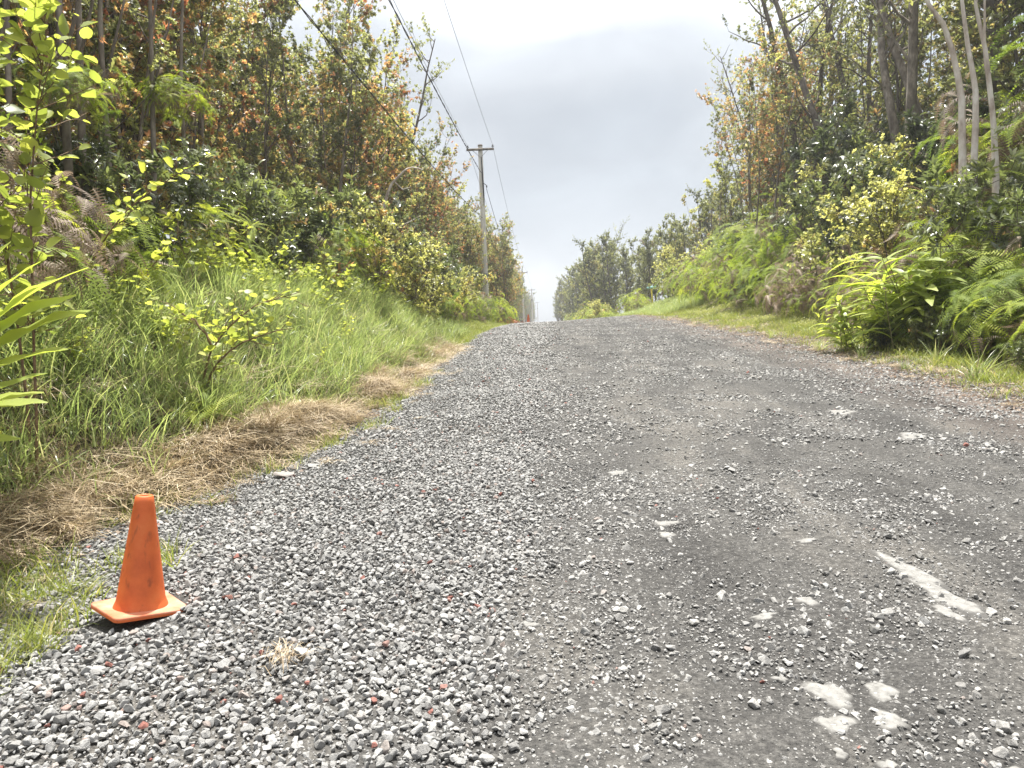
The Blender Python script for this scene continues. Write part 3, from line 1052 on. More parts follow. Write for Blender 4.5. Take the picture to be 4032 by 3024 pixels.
# single stones that stand out
for (x, y, r_, me_k, mat, lab, sc3) in [
    (-1.44, 3.13, .040, 3, M_stonered, 'rust brown pitted stone in the gravel, to the right of the near cone', (1.2, .8, .7)),
    (-1.29, 3.11, .056, 5, M_stonelt, 'large pale flat stone beside the rust brown one near the cone', (1.15, .8, .55)),
    (-.33, 3.07, .028, 7, M_stonered, 'small brick red stone at the right edge of the gravel band', (1.2, .9, .8)),
    (-.95, 2.63, .050, 2, M_stonelt, 'pinkish grey porous stone in the gravel below the cone', (1.2, .8, .6)),
    (-.60, 2.30, .026, 8, M_stonered, 'dark red cinder lump low in the gravel band, above the frame edge', (.9, .9, .9)),
    (-.23, 3.94, .032, 4, M_stonelt, 'pale angular stone on the seam between gravel and packed road', (1.4, .8, .7)),
    (.39, 3.60, .027, 9, M_stonelt, 'whitish blocky stone lying alone on the packed road', (1, .85, .8)),
    (.60, 2.72, .024, 6, M_stone, 'grey rounded stone on bare packed road beside a small heap of white chips', (1.1, .9, .8)),
    (2.07, 4.06, .030, 1, M_stone, 'dark round stone below the grey drift of stones on the right half', (1.1, .9, .85)),
    (1.49, 2.66, .032, 10, M_stone, 'dark egg-shaped stone low on the right half of the road', (1.25, .8, .7)),
    (1.33, 5.35, .045, 11, M_stone, 'dark lump of rock in mid road, beyond the pale slabs', (1.2, .8, .7)),
    (-1.65, 2.50, .036, 12, M_stonelt, 'smooth light grey stone just below the cone base', (1.3, .9, .6)),
    (-2.05, 5.55, .10, 0, M_stone, 'dark half-buried rock between straw and gravel behind the near cone', (1.3, .8, .45)),
    (-1.88, 5.75, .07, 13, M_stone, 'smaller dark rock touching the half-buried one at the straw edge', (1.2, .9, .5))]:
    me = stones[me_k].copy(); me.materials.clear(); me.materials.append(mat)
    o = link(bpy.data.objects.new('stone', me))
    o.location = (x, y, Hn(x, y) + r_ * .33); o.scale = [r_ * q for q in sc3]; o.rotation_euler = (.15, .1, me_k)
    tag(o, lab, 'stone')

# ------------------------------------------------------------------ traffic cones
def cone_material():
    m, n, l, out = new_mat('orange_rubber')
    tcn = n.new('ShaderNodeTexCoord')
    nz = n.new('ShaderNodeTexNoise'); nz.inputs['Scale'].default_value = 7; nz.inputs['Detail'].default_value = 6; nz.inputs['Roughness'].default_value = .65
    l.new(tcn.outputs['Object'], nz.inputs[0])
    rp = ramp(n, [(.28, (.42, .085, .025)), (.5, (.58, .13, .035)), (.72, (.62, .18, .055))])
    l.new(nz.outputs[0], rp.inputs[0])
    mpn = n.new('ShaderNodeMapping'); mpn.inputs['Scale'].default_value = (22, 22, 9); mpn.inputs['Rotation'].default_value = (.4, .2, 0)
    l.new(tcn.outputs['Object'], mpn.inputs[0])
    n2 = n.new('ShaderNodeTexNoise'); n2.inputs['Scale'].default_value = 1.6; n2.inputs['Detail'].default_value = 5
    l.new(mpn.outputs[0], n2.inputs[0])
    r2 = ramp(n, [(.60, (0, 0, 0)), (.72, (.8, .8, .8))])
    l.new(n2.outputs[0], r2.inputs[0])
    mx = n.new('ShaderNodeMix'); mx.data_type = 'RGBA'
    l.new(r2.outputs[0], mx.inputs[0]); l.new(rp.outputs[0], mx.inputs[6]); mx.inputs[7].default_value = (.20, .055, .025, 1)
    p = n.new('ShaderNodeBsdfPrincipled'); p.inputs['Roughness'].default_value = .55
    p.inputs['Specular IOR Level'].default_value = .35
    l.new(mx.outputs[2], p.inputs['Base Color'])
    bp = n.new('ShaderNodeBump'); bp.inputs['Strength'].default_value = .12; bp.inputs['Distance'].default_value = .01
    l.new(n2.outputs[0], bp.inputs['Height']); l.new(bp.outputs[0], p.inputs['Normal'])
    t = n.new('ShaderNodeBsdfTranslucent'); t.inputs[0].default_value = (.8, .22, .05, 1)
    mm = n.new('ShaderNodeMixShader'); mm.inputs[0].default_value = .12
    l.new(p.outputs[0], mm.inputs[1]); l.new(t.outputs[0], mm.inputs[2])
    l.new(mm.outputs[0], out.inputs[0])
    return m


M_cone = cone_material()
M_base = noise_mat('dusty_orange_rubber', [(.3, (.46, .12, .05)), (.5, (.50, .19, .11)), (.68, (.52, .28, .20))], 9, 7, .8, .2, 60, .004)


def rounded_plate(half, h, rad, k=6):
    pts = []
    for cxq, cyq, a0 in ((1, 1, 0), (-1, 1, 90), (-1, -1, 180), (1, -1, 270)):
        for q in range(k + 1):
            a = R(a0 + 90 * q / k)
            pts.append((cxq * (half - rad) + rad * math.cos(a), cyq * (half - rad) + rad * math.sin(a)))
    pts = np.array(pts); m = len(pts)
    rings = [(1.0, 0), (1.0, h * .75), (.985, h), (.40, h * 1.02)]
    V = np.vstack([np.column_stack([pts * s_, np.full(m, z)]) for s_, z in rings])
    V[:m * 3, 2] += .010 * np.maximum(0, (V[:m * 3, 0] * V[:m * 3, 1]) / half ** 2) - .004 * (V[:m * 3, 0] / half)
    F = [(a * m + j, a * m + (j + 1) % m, (a + 1) * m + (j + 1) % m, (a + 1) * m + j) for a in range(3) for j in range(m)]
    return V, np.array(F)


def make_cone(label, loc, rz, tilt, sc, simple=False):
    e = empty('traffic_cone', loc, (tilt[0], tilt[1], rz), sc)
    tag(e, label, 'traffic cone', 'orange traffic cones along the left side of the road')
    B = Buf(); V, F = rounded_plate(.140, .016, .022); B.add(V, F); B.obj('base', M_base, e)
    B = Buf(); V, F = rounded_plate(.1412, .0125, .023); V[:, 2] -= .001; B.add(V[:len(V) // 4 * 2], F[:len(F) // 3]); B.obj('base_edge', M_cone, e)
    C = Buf()
    C.lathe([(.100, .010), (.098, .020), (.0935, .030), (.088, .045), (.0365, .425), (.0325, .448), (.0285, .452), (.0185, .452), (.0165, .446), (.0170, .38)], 48)
    C.obj('cone_body', M_cone, e, True)
    return e


make_cone('orange rubber cone with dusty square base on gravel beside the cut straw', (-1.79, 3.03, Hn(-1.79, 3.03) + .020), R(50), (R(2), R(5)), 1.10)
make_cone('tiny far orange cone standing at the crest of the road by the left edge', (-.95, 46.5, Hn(-.95, 46.5) + .02), R(20), (0, 0), 1.2)

# ------------------------------------------------------------------ grass
grass_src = [blades(24, .48, .0115, .28, .65, 200 + k, .065, 4).mesh('grass_tuft', M_grass) for k in range(5)]
grass_src += [blades(24, .38, .012, .45, 1.1, 210 + k, .08, 4).mesh('grass_tuft', M_grass) for k in range(3)]
grass_src += [blades(14, .34, .008, .6, 1.2, 216, .07, 4).mesh('dry_tuft', M_straw)]
short_src = [blades(22, .15, .006, .35, .7, 220 + k, .045, 3).mesh('short_tuft', M_grassy) for k in range(5)]
straw_src = [blades(30, .34, .0062, .1, .5, 230 + k, .05, 3, True).mesh('straw_tuft', M_straw) for k in range(6)]
straw_src += [blades(16, .24, .0055, .9, .9, 240 + k, .05, 3).mesh('straw_tuft', M_straw) for k in range(2)]


def field(n, x0, x1, y0, y1, dens):
    """n candidate points, kept with probability dens(x, y)"""
    x = rng.uniform(x0, x1, n); y = y0 + (y1 - y0) * rng.random(n) ** 1.35
    k = rng.random(n) < dens(x, y)
    return x[k], y[k]


def plant(name, x, y, src, s0, s1, lab, tiltv=.12, zoff=0.0, xt=0.0, zs=None):
    n = len(x)
    rot = np.stack([rng.normal(0, tiltv, n), rng.normal(xt, tiltv, n), rng.uniform(0, 6.28, n)], 1)
    if xt: rot[:, 2] = rng.normal(0, .9, n)
    z = H(x, y) + zoff if zs is None else zs
    s = rng.uniform(s0, s1, n)
    o = scatter(name, np.stack([x, y, z], 1), rot, s, rng.integers(0, len(src), n), src)
    tag(o, lab)
    return o


# bank grass
x, y = field(17000, -5.6, -1.9, 1.2, 24, lambda x, y: sm(.15, .85, toe(y) - x) * (1 - .75 * sm(2.2, 3.3, toe(y) - x)) * (.45 + .55 * sm(.25, .55, vnoise(x, y, 1.3, 61))) * (1 - .4 * sm(16, 22, y)))
plant('bank_grass', x, y, grass_src, .55, 1.15, 'tall bright green grass covering the left roadside bank')
# yellow-green verge grass, left beyond the bank and in pockets beside the near cone
x, y = field(9000, -5.0, -1.7, 13, 52, lambda x, y: sm(-.25, .2, toe(y) - x))
x2, y2 = field(4200, -3.6, -1.7, 1.6, 13, lambda x, y: np.exp(-((toe(y) - x - .15) / .38) ** 2) * sm(.36, .60, vnoise(x, y, 2.1, 63)) * (.35 + .65 * sm(3.5, 6, y)))
x3, y3 = field(330, -2.9, -2.0, 2.0, 3.9, lambda x, y: sm(.35, .6, vnoise(x, y, 2.6, 64)))
plant('verge_grass_left', np.concatenate([x, x2, x3]), np.concatenate([y, y2, y3]), short_src, .7, 1.5, 'short yellow-green grass at the foot of the left bank and around the near cone')
# right verge
x, y = field(16000, 4.7, 9.5, 4.5, 62, lambda x, y: (sm(4.95, 5.4, x) * .35 + sm(5.1, 5.8, x) * .6 + .2 * sm(.55, .7, vnoise(x, y, 1.8, 66)) * sm(4.7, 5.0, x)) * (.3 + .7 * sm(.3, .6, vnoise(x, y, 1.2, 65))) * (1 - sm(7.0, 8.0, x) * (y < 34)))
plant('verge_grass_right', x, y, short_src, .8, 1.9, 'short patchy grass between the right road edge and the fern thicket')
x, y = field(7000, 4.9, 11, 34, 66, lambda x, y: sm(5.0, 5.8, x))
plant('mound_grass', x, y, grass_src[:5] + short_src, .45, .95, 'soft green grass on the mound below the street sign')

# cut straw in heaps between bank and gravel
def straw_h(x, y):
    d = toe(y) - x
    return .24 * np.exp(-((d - .18) / .26) ** 2) * np.maximum(sm(.30, .62, vnoise(x, y, 1.6, 71)), .55 * (1 - sm(5, 7, y))) * (1 - sm(12, 17, y))


x, y = field(15000, -4.0, -1.4, 1.8, 17, lambda x, y: np.clip(np.exp(-((toe(y) - x - .20) / .27) ** 2) * (.25 + .8 * np.maximum(sm(.28, .5, vnoise(x, y, 1.6, 71)), .75 * (1 - sm(5, 7, y)))), 0, 1))
zz = H(x, y) + straw_h(x, y) * rng.random(len(x)) ** .6 + .004
plant('cut_straw', x, y, straw_src, .6, 1.25, 'dry tan cut grass lying in heaps along the foot of the left bank', .22, 0, zs=zz)
x, y = field(900, -2.6, -1.2, 1.8, 16, lambda x, y: np.exp(-np.clip(x - toe(y), 0, 9) / .28) * .7)
plant('straw_wisps', x, y, straw_src[:6], .25, .6, 'thin wisps of dry grass blown over the gravel edge', .1, .02)
# leaf litter on the right verge
LB = []
for k in range(4):
    B = Buf(); r = np.random.default_rng(300 + k)
    m = 14
    P = np.stack([r.normal(0, .09, m), r.normal(0, .09, m), r.uniform(.003, .02, m)], 1)
    X = r.normal(0, 1, (m, 3)); X[:, 2] *= .15
    B.stamp(KITE_V, KITE_F, P, X, np.array([[0, 0, 1]]) + r.normal(0, .3, (m, 3)), r.uniform(.02, .05, m), r.uniform(0, .8, m))
    LB.append(B.mesh('fallen_leaves', M_ferndead))
x, y = field(3000, 4.4, 7.5, 4.5, 40, lambda x, y: np.exp(-((x - 5.05) / .4) ** 2) * .8 + .05)
x2, y2 = field(500, -3, -1.8, 2, 14, lambda x, y: np.exp(-((toe(y) - x) / .3) ** 2))
plant('leaf_litter', np.concatenate([x, x2]), np.concatenate([y, y2]), LB, .7, 1.6, 'brown fallen leaves and debris beside the road edge', .05, .005)
x, y = field(900, 4.5, 6.2, 4.5, 30, lambda x, y: np.exp(-((x - 5.15) / .45) ** 2))
plant('verge_straw', x, y, straw_src, .35, .8, 'thin dry grass stems scattered along the right road edge', .12, .01)
# creeping small-leaved weeds
WD = []
for k in range(4):
    B = Buf(); r = np.random.default_rng(320 + k)
    m = 70
    P = np.stack([r.normal(0, .11, m), r.normal(0, .11, m), r.uniform(.01, .13, m)], 1)
    X = r.normal(0, 1, (m, 3)); X[:, 2] = np.abs(X[:, 2]) * .4
    B.stamp(LANCE_V, LANCE_F, P, X, np.array([[0, 0, 1]]) + r.normal(0, .35, (m, 3)), r.uniform(.02, .045, m), r.uniform(.2, .9, m))
    WD.append(B.mesh('weed', M_leaf))
WB = []
for k in range(4):
    B = Buf(); r = np.random.default_rng(340 + k)
    m = 55
    P = np.stack([r.normal(0, .15, m), r.normal(0, .15, m), r.uniform(.05, .38, m)], 1)
    X = r.normal(0, 1, (m, 3)); X[:, 2] = np.abs(X[:, 2]) * .3
    B.stamp(RL_V, RL_F, P, X, np.array([[0, 0, 1]]) + r.normal(0, .35, (m, 3)), r.uniform(.03, .075, m), r.uniform(.2, .9, m))
    for q in range(9):
        a_ = np.array([r.normal(0, .08), r.normal(0, .08), -.02]); B.tube(np.array([a_, a_ + [r.normal(0, .1), r.normal(0, .1), .2], a_ + [r.normal(0, .16), r.normal(0, .16), .38]]), [.003, .0025, .0015], 3, .1)
    WB.append(B.mesh('bank_weed', M_round))
x, y = field(2600, 5.3, 8.0, 6, 30, lambda x, y: sm(5.6, 6.3, x) * sm(.35, .6, vnoise(x, y, 1.5, 81)))
x2, y2 = field(900, -4.6, -2.4, 2.5, 20, lambda x, y: sm(.5, 1.2, toe(y) - x) * sm(.45, .65, vnoise(x, y, 1.5, 83)))
plant('creeping_weeds', np.concatenate([x, x2]), np.concatenate([y, y2]), WD, .7, 1.5, 'low leafy weeds growing through the verge grass', .15)

x, y = field(1500, -5.2, -2.6, 3, 21, lambda x, y: sm(.9, 1.7, toe(y) - x) * sm(.44, .62, vnoise(x, y, 1.1, 87)))
plant('bank_weeds', x, y, WB, .7, 1.3, 'pale round-leaved weeds tangled through the grass along the top of the left bank', .2)
x, y = field(1100, -5.0, -2.2, 3, 20, lambda x, y: sm(.3, .8, toe(y) - x) * sm(.56, .70, vnoise(x, y, 1.25, 89)))
plant('bank_dry_grass', x, y, straw_src, .7, 1.2, 'brown dead grass patches showing between green blades on the left bank', .35, .10)

# ------------------------------------------------------------------ plant kinds
ohia = [tree_kind(400 + k, M_barkg if k % 2 else M_bark, M_leaf, height=8.2, stems=3 + k % 3, base=.45, lean=.10, bstart=.16, nb=18, blen=1.6, nt=7, tlen=.55,
                  nros=6, nleaf=9, leaf=.072, lw=1.2, r0=.055, flush=.22 + .14 * (k % 4), tint=.34 + .07 * (k % 3), wob=.05) for k in range(6)]
ohia_far = [tree_kind(430 + k, M_bark, M_leaf, height=11, stems=3, base=.5, lean=.09, bstart=.07, nb=20, blen=2.1, nt=9, tlen=.7,
                      nros=6, nleaf=8, leaf=.125, lw=1.2, r0=.13, flush=.03 + .1 * (k % 3), tint=.33, wob=.05) for k in range(4)]
tall = [tree_kind(450 + k, [M_bark, M_barkg, M_bark][k % 3], M_leaf, height=15.5, stems=1 + k % 2, base=.5, lean=.07, bstart=.3, nb=24, blen=2.6, nt=6, tlen=.85,
                  nros=5, nleaf=7, leaf=.095, lw=1.2, r0=.17, flush=.08 + .1 * (k % 2), tint=.30, wob=.07, patchy=.12) for k in range(4)]
redtree = tree_kind(470, M_barkg, M_leaf, height=9.5, stems=5, base=.4, lean=.16, bstart=.42, nb=13, blen=1.5, nt=7, tlen=.6, nros=4, nleaf=7, leaf=.09, lw=1.1,
                    r0=.055, flush=.8, tint=.4, wob=.07)
pale = [tree_kind(480 + k, M_barkp, M_leaf, height=11, stems=1, base=.1, lean=.22, bstart=.55, nb=12, blen=1.9, nt=6, tlen=.7, nros=4, nleaf=7, leaf=.10, lw=1.2,
                  r0=.085, flush=.1, tint=.4, wob=.085) for k in range(3)]
slim = [tree_kind(490 + k, M_barkg, M_leaf, height=7, stems=3, base=.3, lean=.17, bstart=.45, nb=7, blen=.8, nt=5, tlen=.4, nros=5, nleaf=7, leaf=.10, lw=1.2,
                  r0=.035, flush=.2, tint=.4, wob=.06, patchy=.1) for k in range(2)]
shrub = [tree_kind(500 + k, M_bark, M_leafdark, height=1.7, stems=7, base=.35, lean=.5, bstart=.12, nb=8, blen=.55, nt=5, tlen=.26, nros=3, nleaf=7, leaf=.105, lw=.95,
                   r0=.016, flush=.06, template=(LANCE_V, LANCE_F), tint=.42 + .1 * k, wob=.10, kst=5) for k in range(3)]
smallshrub = [tree_kind(510 + k, M_bark, M_leaf, height=1.3, stems=8, base=.3, lean=.6, bstart=.1, nb=8, blen=.5, nt=6, tlen=.22, nros=4, nleaf=6, leaf=.05, lw=1.2,
                        r0=.013, flush=.05 + .3 * k, tint=.75, wob=.12, kst=5) for k in range(2)]
ferns = [fern_mound(520, 1.3, 1.35, 125, 6, .42, .28), fern_mound(521, 1.1, 1.0, 105, 6, .38, .12), fern_mound(522, 1.5, 1.6, 130, 5, .44, .5)]
bigfern = fern_mound(524, 1.2, 1.2, 90, 5, .42, .1, (FR2_V, FR2_F))
deadfern = fern_mound(525, 1.25, 1.2, 110, 4, .38, 1.0)


def place(kind, name, lab, cat, x, y, s=1.0, group=None, rz=None, tilt=None, red=1.0, dz=0.0):
    rz = random.uniform(0, 6.28) if rz is None else rz
    tilt = (random.uniform(-.05, .05), random.uniform(-.05, .05)) if tilt is None else tilt
    return thing(name, lab, cat, kind, (x, y, Hn(x, y) + dz - .03), rz, s, group, tilt, (red, red, red, 1))


# ------------------------------------------------------------------ left forest
ORD = ['first', 'second', 'third', 'fourth', 'fifth', 'sixth', 'seventh', 'eighth', 'ninth', 'tenth', 'eleventh', 'twelfth', 'thirteenth', 'fourteenth', 'fifteenth', 'sixteenth', 'seventeenth',
       'eighteenth', 'nineteenth', 'twentieth'] + ['twenty-' + q for q in ('first', 'second', 'third', 'fourth', 'fifth', 'sixth', 'seventh', 'eighth', 'ninth')]
cnt = {}
GL1 = 'slender trees in the front row of the left forest'
GL2 = 'slender trees deeper in the left forest'
y = 1.6
k = 0
while y < 118:
    near = y < 48
    x = -5.3 - random.uniform(-.25, .5) - (.9 if y < 18 else .2) + (.9 if y > 46 else 0)
    s = random.uniform(.90, 1.08) * (1.0 if y < 20 else 1.0) * (1.0 if y < 60 else 1.05)
    kd = ohia[(k * 5 + 2) % 6]
    red = 1.0 if 6 < y < 40 else .8
    zn = 'a' if y < 20 else 'b' if near else 'c'
    o_ = ORD[cnt.get(zn, 0)]; cnt[zn] = cnt.get(zn, 0) + 1
    lab = {'a': 'slender many-stemmed tree with orange tips, %s along the grass bank from the left' % o_,
           'b': 'slender leafy tree with russet tips, %s after the grass bank toward the nearest pole' % o_,
           'c': 'leafy tree on the left side, %s past the nearest utility pole' % o_}[zn]
    place(kd, 'slender_tree', lab, 'tree', x, y, s, GL1 + (' behind the bank' if y < 20 else ' before the first pole' if near else ' beyond the first pole'), red=red)
    y += random.uniform(1.5, 2.2) if near else random.uniform(2.6, 3.8)
    k += 1
for (x0, ys, ye, st, gm) in [(-8.0, 1.0, 60, 2.4, 1.08), (-11, 0, 72, 3.4, 1.15), (-14.5, 2, 70, 5.0, 1.2)]:
    y = ys
    while y < ye:
        place(ohia[(k * 5 + 1) % 6], 'slender_tree', 'leafy tree standing deeper in the left forest behind the front row', 'tree', x0 + random.uniform(-.7, .7), y, gm * random.uniform(.9, 1.15), GL2, red=.8)
        y += st * random.uniform(.8, 1.2); k += 1
# far left wall past the crest
y = 80
while y < 420:
    place(ohia_far[k % 4], 'forest_tree', 'far leafy tree lining the left of the road past the crest', 'tree', -6.7 - random.uniform(-.5, .5) + .003 * y, y, random.uniform(.8, 1.0), 'far trees left of the road past the crest', red=.8)
    place(ohia_far[(k + 1) % 4], 'forest_tree', 'far leafy tree lining the left of the road past the crest', 'tree', -9 - random.uniform(0, 2), y + 2, random.uniform(.9, 1.1), 'far trees left of the road past the crest', red=.6)
    y += random.uniform(6, 9) * (1 if y < 200 else 1.8); k += 1
for (x, y, s_, lab) in [(-3.0, 53, .93, 'russet-tipped tree just right of the nearest pole, beyond it'), (-3.3, 59, .95, 'leafy tree behind the russet one right of the nearest pole'),
                        (-4.25, 41, .80, 'slim leafy tree partly covering the middle of the nearest pole'), (-3.4, 66, .95, 'third tree right of the nearest pole, toward the crest')]:
    place(ohia[int(y) % 6], 'slender_tree', lab, 'tree', x, y, s_, red=.9)
# the taller dark tree breaking the skyline
place(tall[1], 'tall_tree', 'taller yellow-green tree rising above the left canopy at the top of frame', 'tree', -7.6, 21.5, .78, red=.0)
place(tall[0], 'tall_tree', 'darker tree with a dense pointed crown above the left canopy, nearer the pole', 'tree', -7.0, 33, .80, red=.0)

# understorey on the left
ul = [(-4.9, 4.4, shrub[0], 1.1, 'dark glossy shrub in the shade at far left behind the tall grass'),
      (-4.8, 6.2, deadfern, 1.0, 'brown dead fern tangle behind the left grass bank'),
      (-5.0, 7.3, ferns[1], 1.15, 'pale green fern clump arching over the brown ferns at left'),
      (-4.75, 8.3, shrub[1], 1.0, 'dark round-leaved shrub at the back of the grass bank, left of the fern spray'),
      (-4.8, 9.7, bigfern, .95, 'light green drooping fern behind the crest of the grass bank'),
      (-4.7, 11.0, shrub[2], 1.15, 'glossy broad-leaved shrub with pale highlights behind the bank crest'),
      (-4.5, 12.6, shrub[0], 1.2, 'tall glossy shrub behind the bank between two fern clumps'),
      (-4.3, 14.4, ferns[0], 1.0, 'fern clump with yellow fronds at the end of the grass bank'),
      (-3.9, 15.6, smallshrub[1], 1.55, 'rounded shrub with reddish tips below the bare white branch'),
      (-3.6, 17.4, smallshrub[0], 1.5, 'rounded pale green shrub at the far end of the grass bank'),
      (-3.3, 19.6, smallshrub[0], 1.2, 'low bush with small pale leaves where the bank runs out'),
      (-3.9, 20.8, shrub[2], 1.4, 'glossy shrub behind the low pale bush, left verge'),
      (-3.6, 23.5, ferns[1], 1.0, 'green fern clump on the left verge past the bank'),
      (-3.8, 26.5, smallshrub[1], 1.5, 'russet tipped bush on the left verge between fern clumps'),
      (-3.7, 30, ferns[0], 1.0, 'yellow-green fern mound on the left verge, halfway to the pole'),
      (-3.9, 34.5, ferns[2], 1.05, 'fern mound with brown underside short of the pole'),
      (-3.4, 38.5, ferns[1], 1.2, 'bright fern clump hiding the foot of the first utility pole'),
      (-3.0, 42.5, ferns[0], 1.0, 'lime green fern mound beside the foot of the first pole'),
      (-4.4, 29, shrub[0], 1.5, 'dark shrub under the trees halfway along the left side'),
      (-4.6, 17, shrub[1], 1.5, 'dark shrub under the trees behind the rounded bushes'),
      (-4.5, 24, shrub[0], 1.5, 'dark shrub under the trees where the bank runs out'),
      (-4.6, 36, shrub[2], 1.6, 'dark shrub under the trees nearer the first pole'),
      (-5.5, 5.3, ferns[2], 1.2, 'half-dead fern mass deep in the shade at far left')]
for (x, y, kd, s, lab) in ul:
    fern = kd in ferns or kd is bigfern or kd is deadfern
    place(kd, 'fern_clump' if fern else 'shrub', lab, 'fern' if fern else 'shrub', x, y, s)
y = 50
while y < 78:
    place(ferns[int(y) % 2], 'fern_clump', 'fern clump on the left verge past the first pole', 'fern', -3.9, y, 1.1, 'fern clumps on the left verge past the first pole'); y += 4

# climbing fern sprays hung in the left wall
for (x, y, dz, s, lab) in [(-4.6, 7.2, 1.9, .42, 'spray of yellow-green fern hanging high in the left wall'), (-4.7, 9.5, 2.3, .45, 'lime fern draped over the orange-leaved trees, upper left'),
                           (-4.7, 12.5, 1.5, .42, 'fern spray drooping over dark shrubs in the left wall'), (-4.9, 5.6, 2.3, .35, 'single pale fern spray among the trunks at upper left')]:
    thing('fern_spray', lab, 'fern', ferns[1], (x, y, Hn(x, y) + dz), random.uniform(0, 6), s)

# bare white branch leaning out of the left wall
def bare_branch(label, pts, r0_, mat, subs=()):
    e = empty('dead_branch', pts[0])
    tag(e, label, 'branch')
    B = Buf()
    P = np.array(pts) - np.array(pts[0])
    tt = np.linspace(0, 1, 14)
    ix = np.linspace(0, 1, len(P))
    Q = np.stack([np.interp(tt, ix, P[:, i]) for i in range(3)], 1)
    for _ in range(2): Q[1:-1] = (Q[:-2] + 2 * Q[1:-1] + Q[2:]) / 4
    B.tube(Q, r0_ * (1 - .75 * tt), 7)
    B.obj('limb', mat, e, True)
    for sp in subs:
        B = Buf(); P = np.array(sp) - np.array(pts[0]); B.tube(P, np.linspace(r0_ * .45, r0_ * .12, len(P)), 5); B.obj('twig', mat, e, True)


bz = Hn(-4.6, 18)
bare_branch('bare bleached branch curving out above the rounded shrubs on the left',
            [(-4.7, 18, bz), (-4.15, 17.9, 3.6), (-3.75, 17.8, 4.5), (-3.66, 17.8, 5.0), (-3.5, 17.8, 5.2), (-3.35, 17.8, 5.28), (-3.2, 17.8, 5.5), (-2.95, 17.8, 5.52), (-2.8, 17.9, 5.45)], .05, M_barkp,
            [[(-3.5, 17.8, 5.2), (-3.3, 17.9, 5.0), (-3.1, 17.9, 5.05)]])
bare_branch('thin bare stick poking out below the bleached branch on the left', [(-3.9, 17, 3.6), (-3.3, 17, 3.95), (-2.95, 17, 4.1), (-2.75, 17, 4.2)], .022, M_barkp)
for q, (x, y) in enumerate([(-5.0, 7.6), (-5.05, 7.9), (-5.1, 8.5), (-4.95, 9.2), (-5.1, 10.4), (-4.9, 6.6)]):
    z = Hn(x, y)
    bare_branch(['thin grey trunk rising bare through the left wall, leftmost of six', 'twisted grey trunk next to the leftmost bare one', 'straight bare trunk in the shade, third of six at left',
                 'forked pale trunk in the left wall, fourth of six', 'thin bare trunk, fifth of six in the left wall', 'leaning dark trunk at the left of the bare group'][q],
                [(x, y, z), (x + .1, y, z + 1.4), (x + .02 + .1 * (q % 2), y + .1, z + 3), (x + .25, y, z + 4.6), (x + .2 + .2 * (q % 3), y, z + 6.4)], .055 - .004 * q, M_barkg,
                [[(x + .05, y, z + 2.2), (x + .45, y - .1, z + 3.2), (x + .7, y, z + 4.3)]])

# ------------------------------------------------------------------ near plants, left
zb = Hn(-3.35, 4.6)
parts = round_leaved(601, [[(0, 0, 0), (.05, 0, .9), (.12, -.05, 1.8), (.30, -.1, 2.5), (.42, -.15, 2.9)],
                           [(-.1, .1, 0), (-.1, .1, 1.0), (-.12, 0, 2.0), (-.05, -.1, 2.8), (0, -.1, 3.3)],
                           [(-.3, 0, 0), (-.35, 0, 1.1), (-.35, -.1, 2.1), (-.3, -.1, 3.1)],
                           [(-.5, .2, 0), (-.5, .1, 1.2), (-.6, 0, 2.4), (-.55, -.1, 3.4)],
                           [(-.7, 0, 0), (-.8, .2, 1.5), (-.8, .1, 3.0)]],
                     leaf=.125, step=.085, side=.5, nside=1.15, r0=.011)
thing('round_leaved_shrub', 'tall backlit shrub with round yellow-green leaves at far left edge', 'shrub', parts, (-3.35, 4.6, zb), 0)
zb = Hn(-3.6, 6.6)
parts = round_leaved(602, [[(0, 0, 0), (.2, 0, .35), (.55, 0, .75), (1.0, 0, 1.05), (1.35, 0, 1.2)], [(0, 0, 0), (-.1, .1, .5), (-.1, .1, 1.1)], [(0, 0, 0), (.1, .3, .5), (.4, .5, .9)]],
                     leaf=.115, step=.10, side=.3, nside=.7, r0=.010)
thing('bramble_shoot', 'arching hairy stem with paired bright leaves crossing the back of the bank', 'sapling', parts, (-4.2, 6.4, Hn(-4.2, 6.4)), 0)
parts = round_leaved(603, [[(0, 0, 0), (.02, 0, .22), (.12, 0, .46), (.32, 0, .70), (.62, 0, .86), (.95, 0, .92)],
                           [(0, 0, 0), (.10, -.05, .22), (.32, -.08, .42), (.58, -.1, .55), (.9, -.1, .60)],
                           [(.12, 0, .46), (.06, 0, .62), (-.12, 0, .78), (-.28, 0, .88)]], leaf=.105, step=.07, side=.28, nside=1.0, r0=.013)
thing('leafy_sapling', 'dark-stemmed sapling with round leaves leaning right, mid bank above the straw', 'sapling', parts, (-3.12, 6.5, Hn(-3.12, 6.5)), 0)
sap = [round_leaved(610 + k, [[(0, 0, 0), (.05, 0, .3), (.2 - .15 * k, 0, .6), (.5 - .3 * k, .05, .85)], [(0, 0, 0), (-.1, 0, .3), (-.25, .05, .5)], [(0, 0, 0), (.1, .1, .3), (.3, .2, .5)]],
                    leaf=.11, step=.08, side=.28, nside=.9, r0=.009) for k in range(3)]
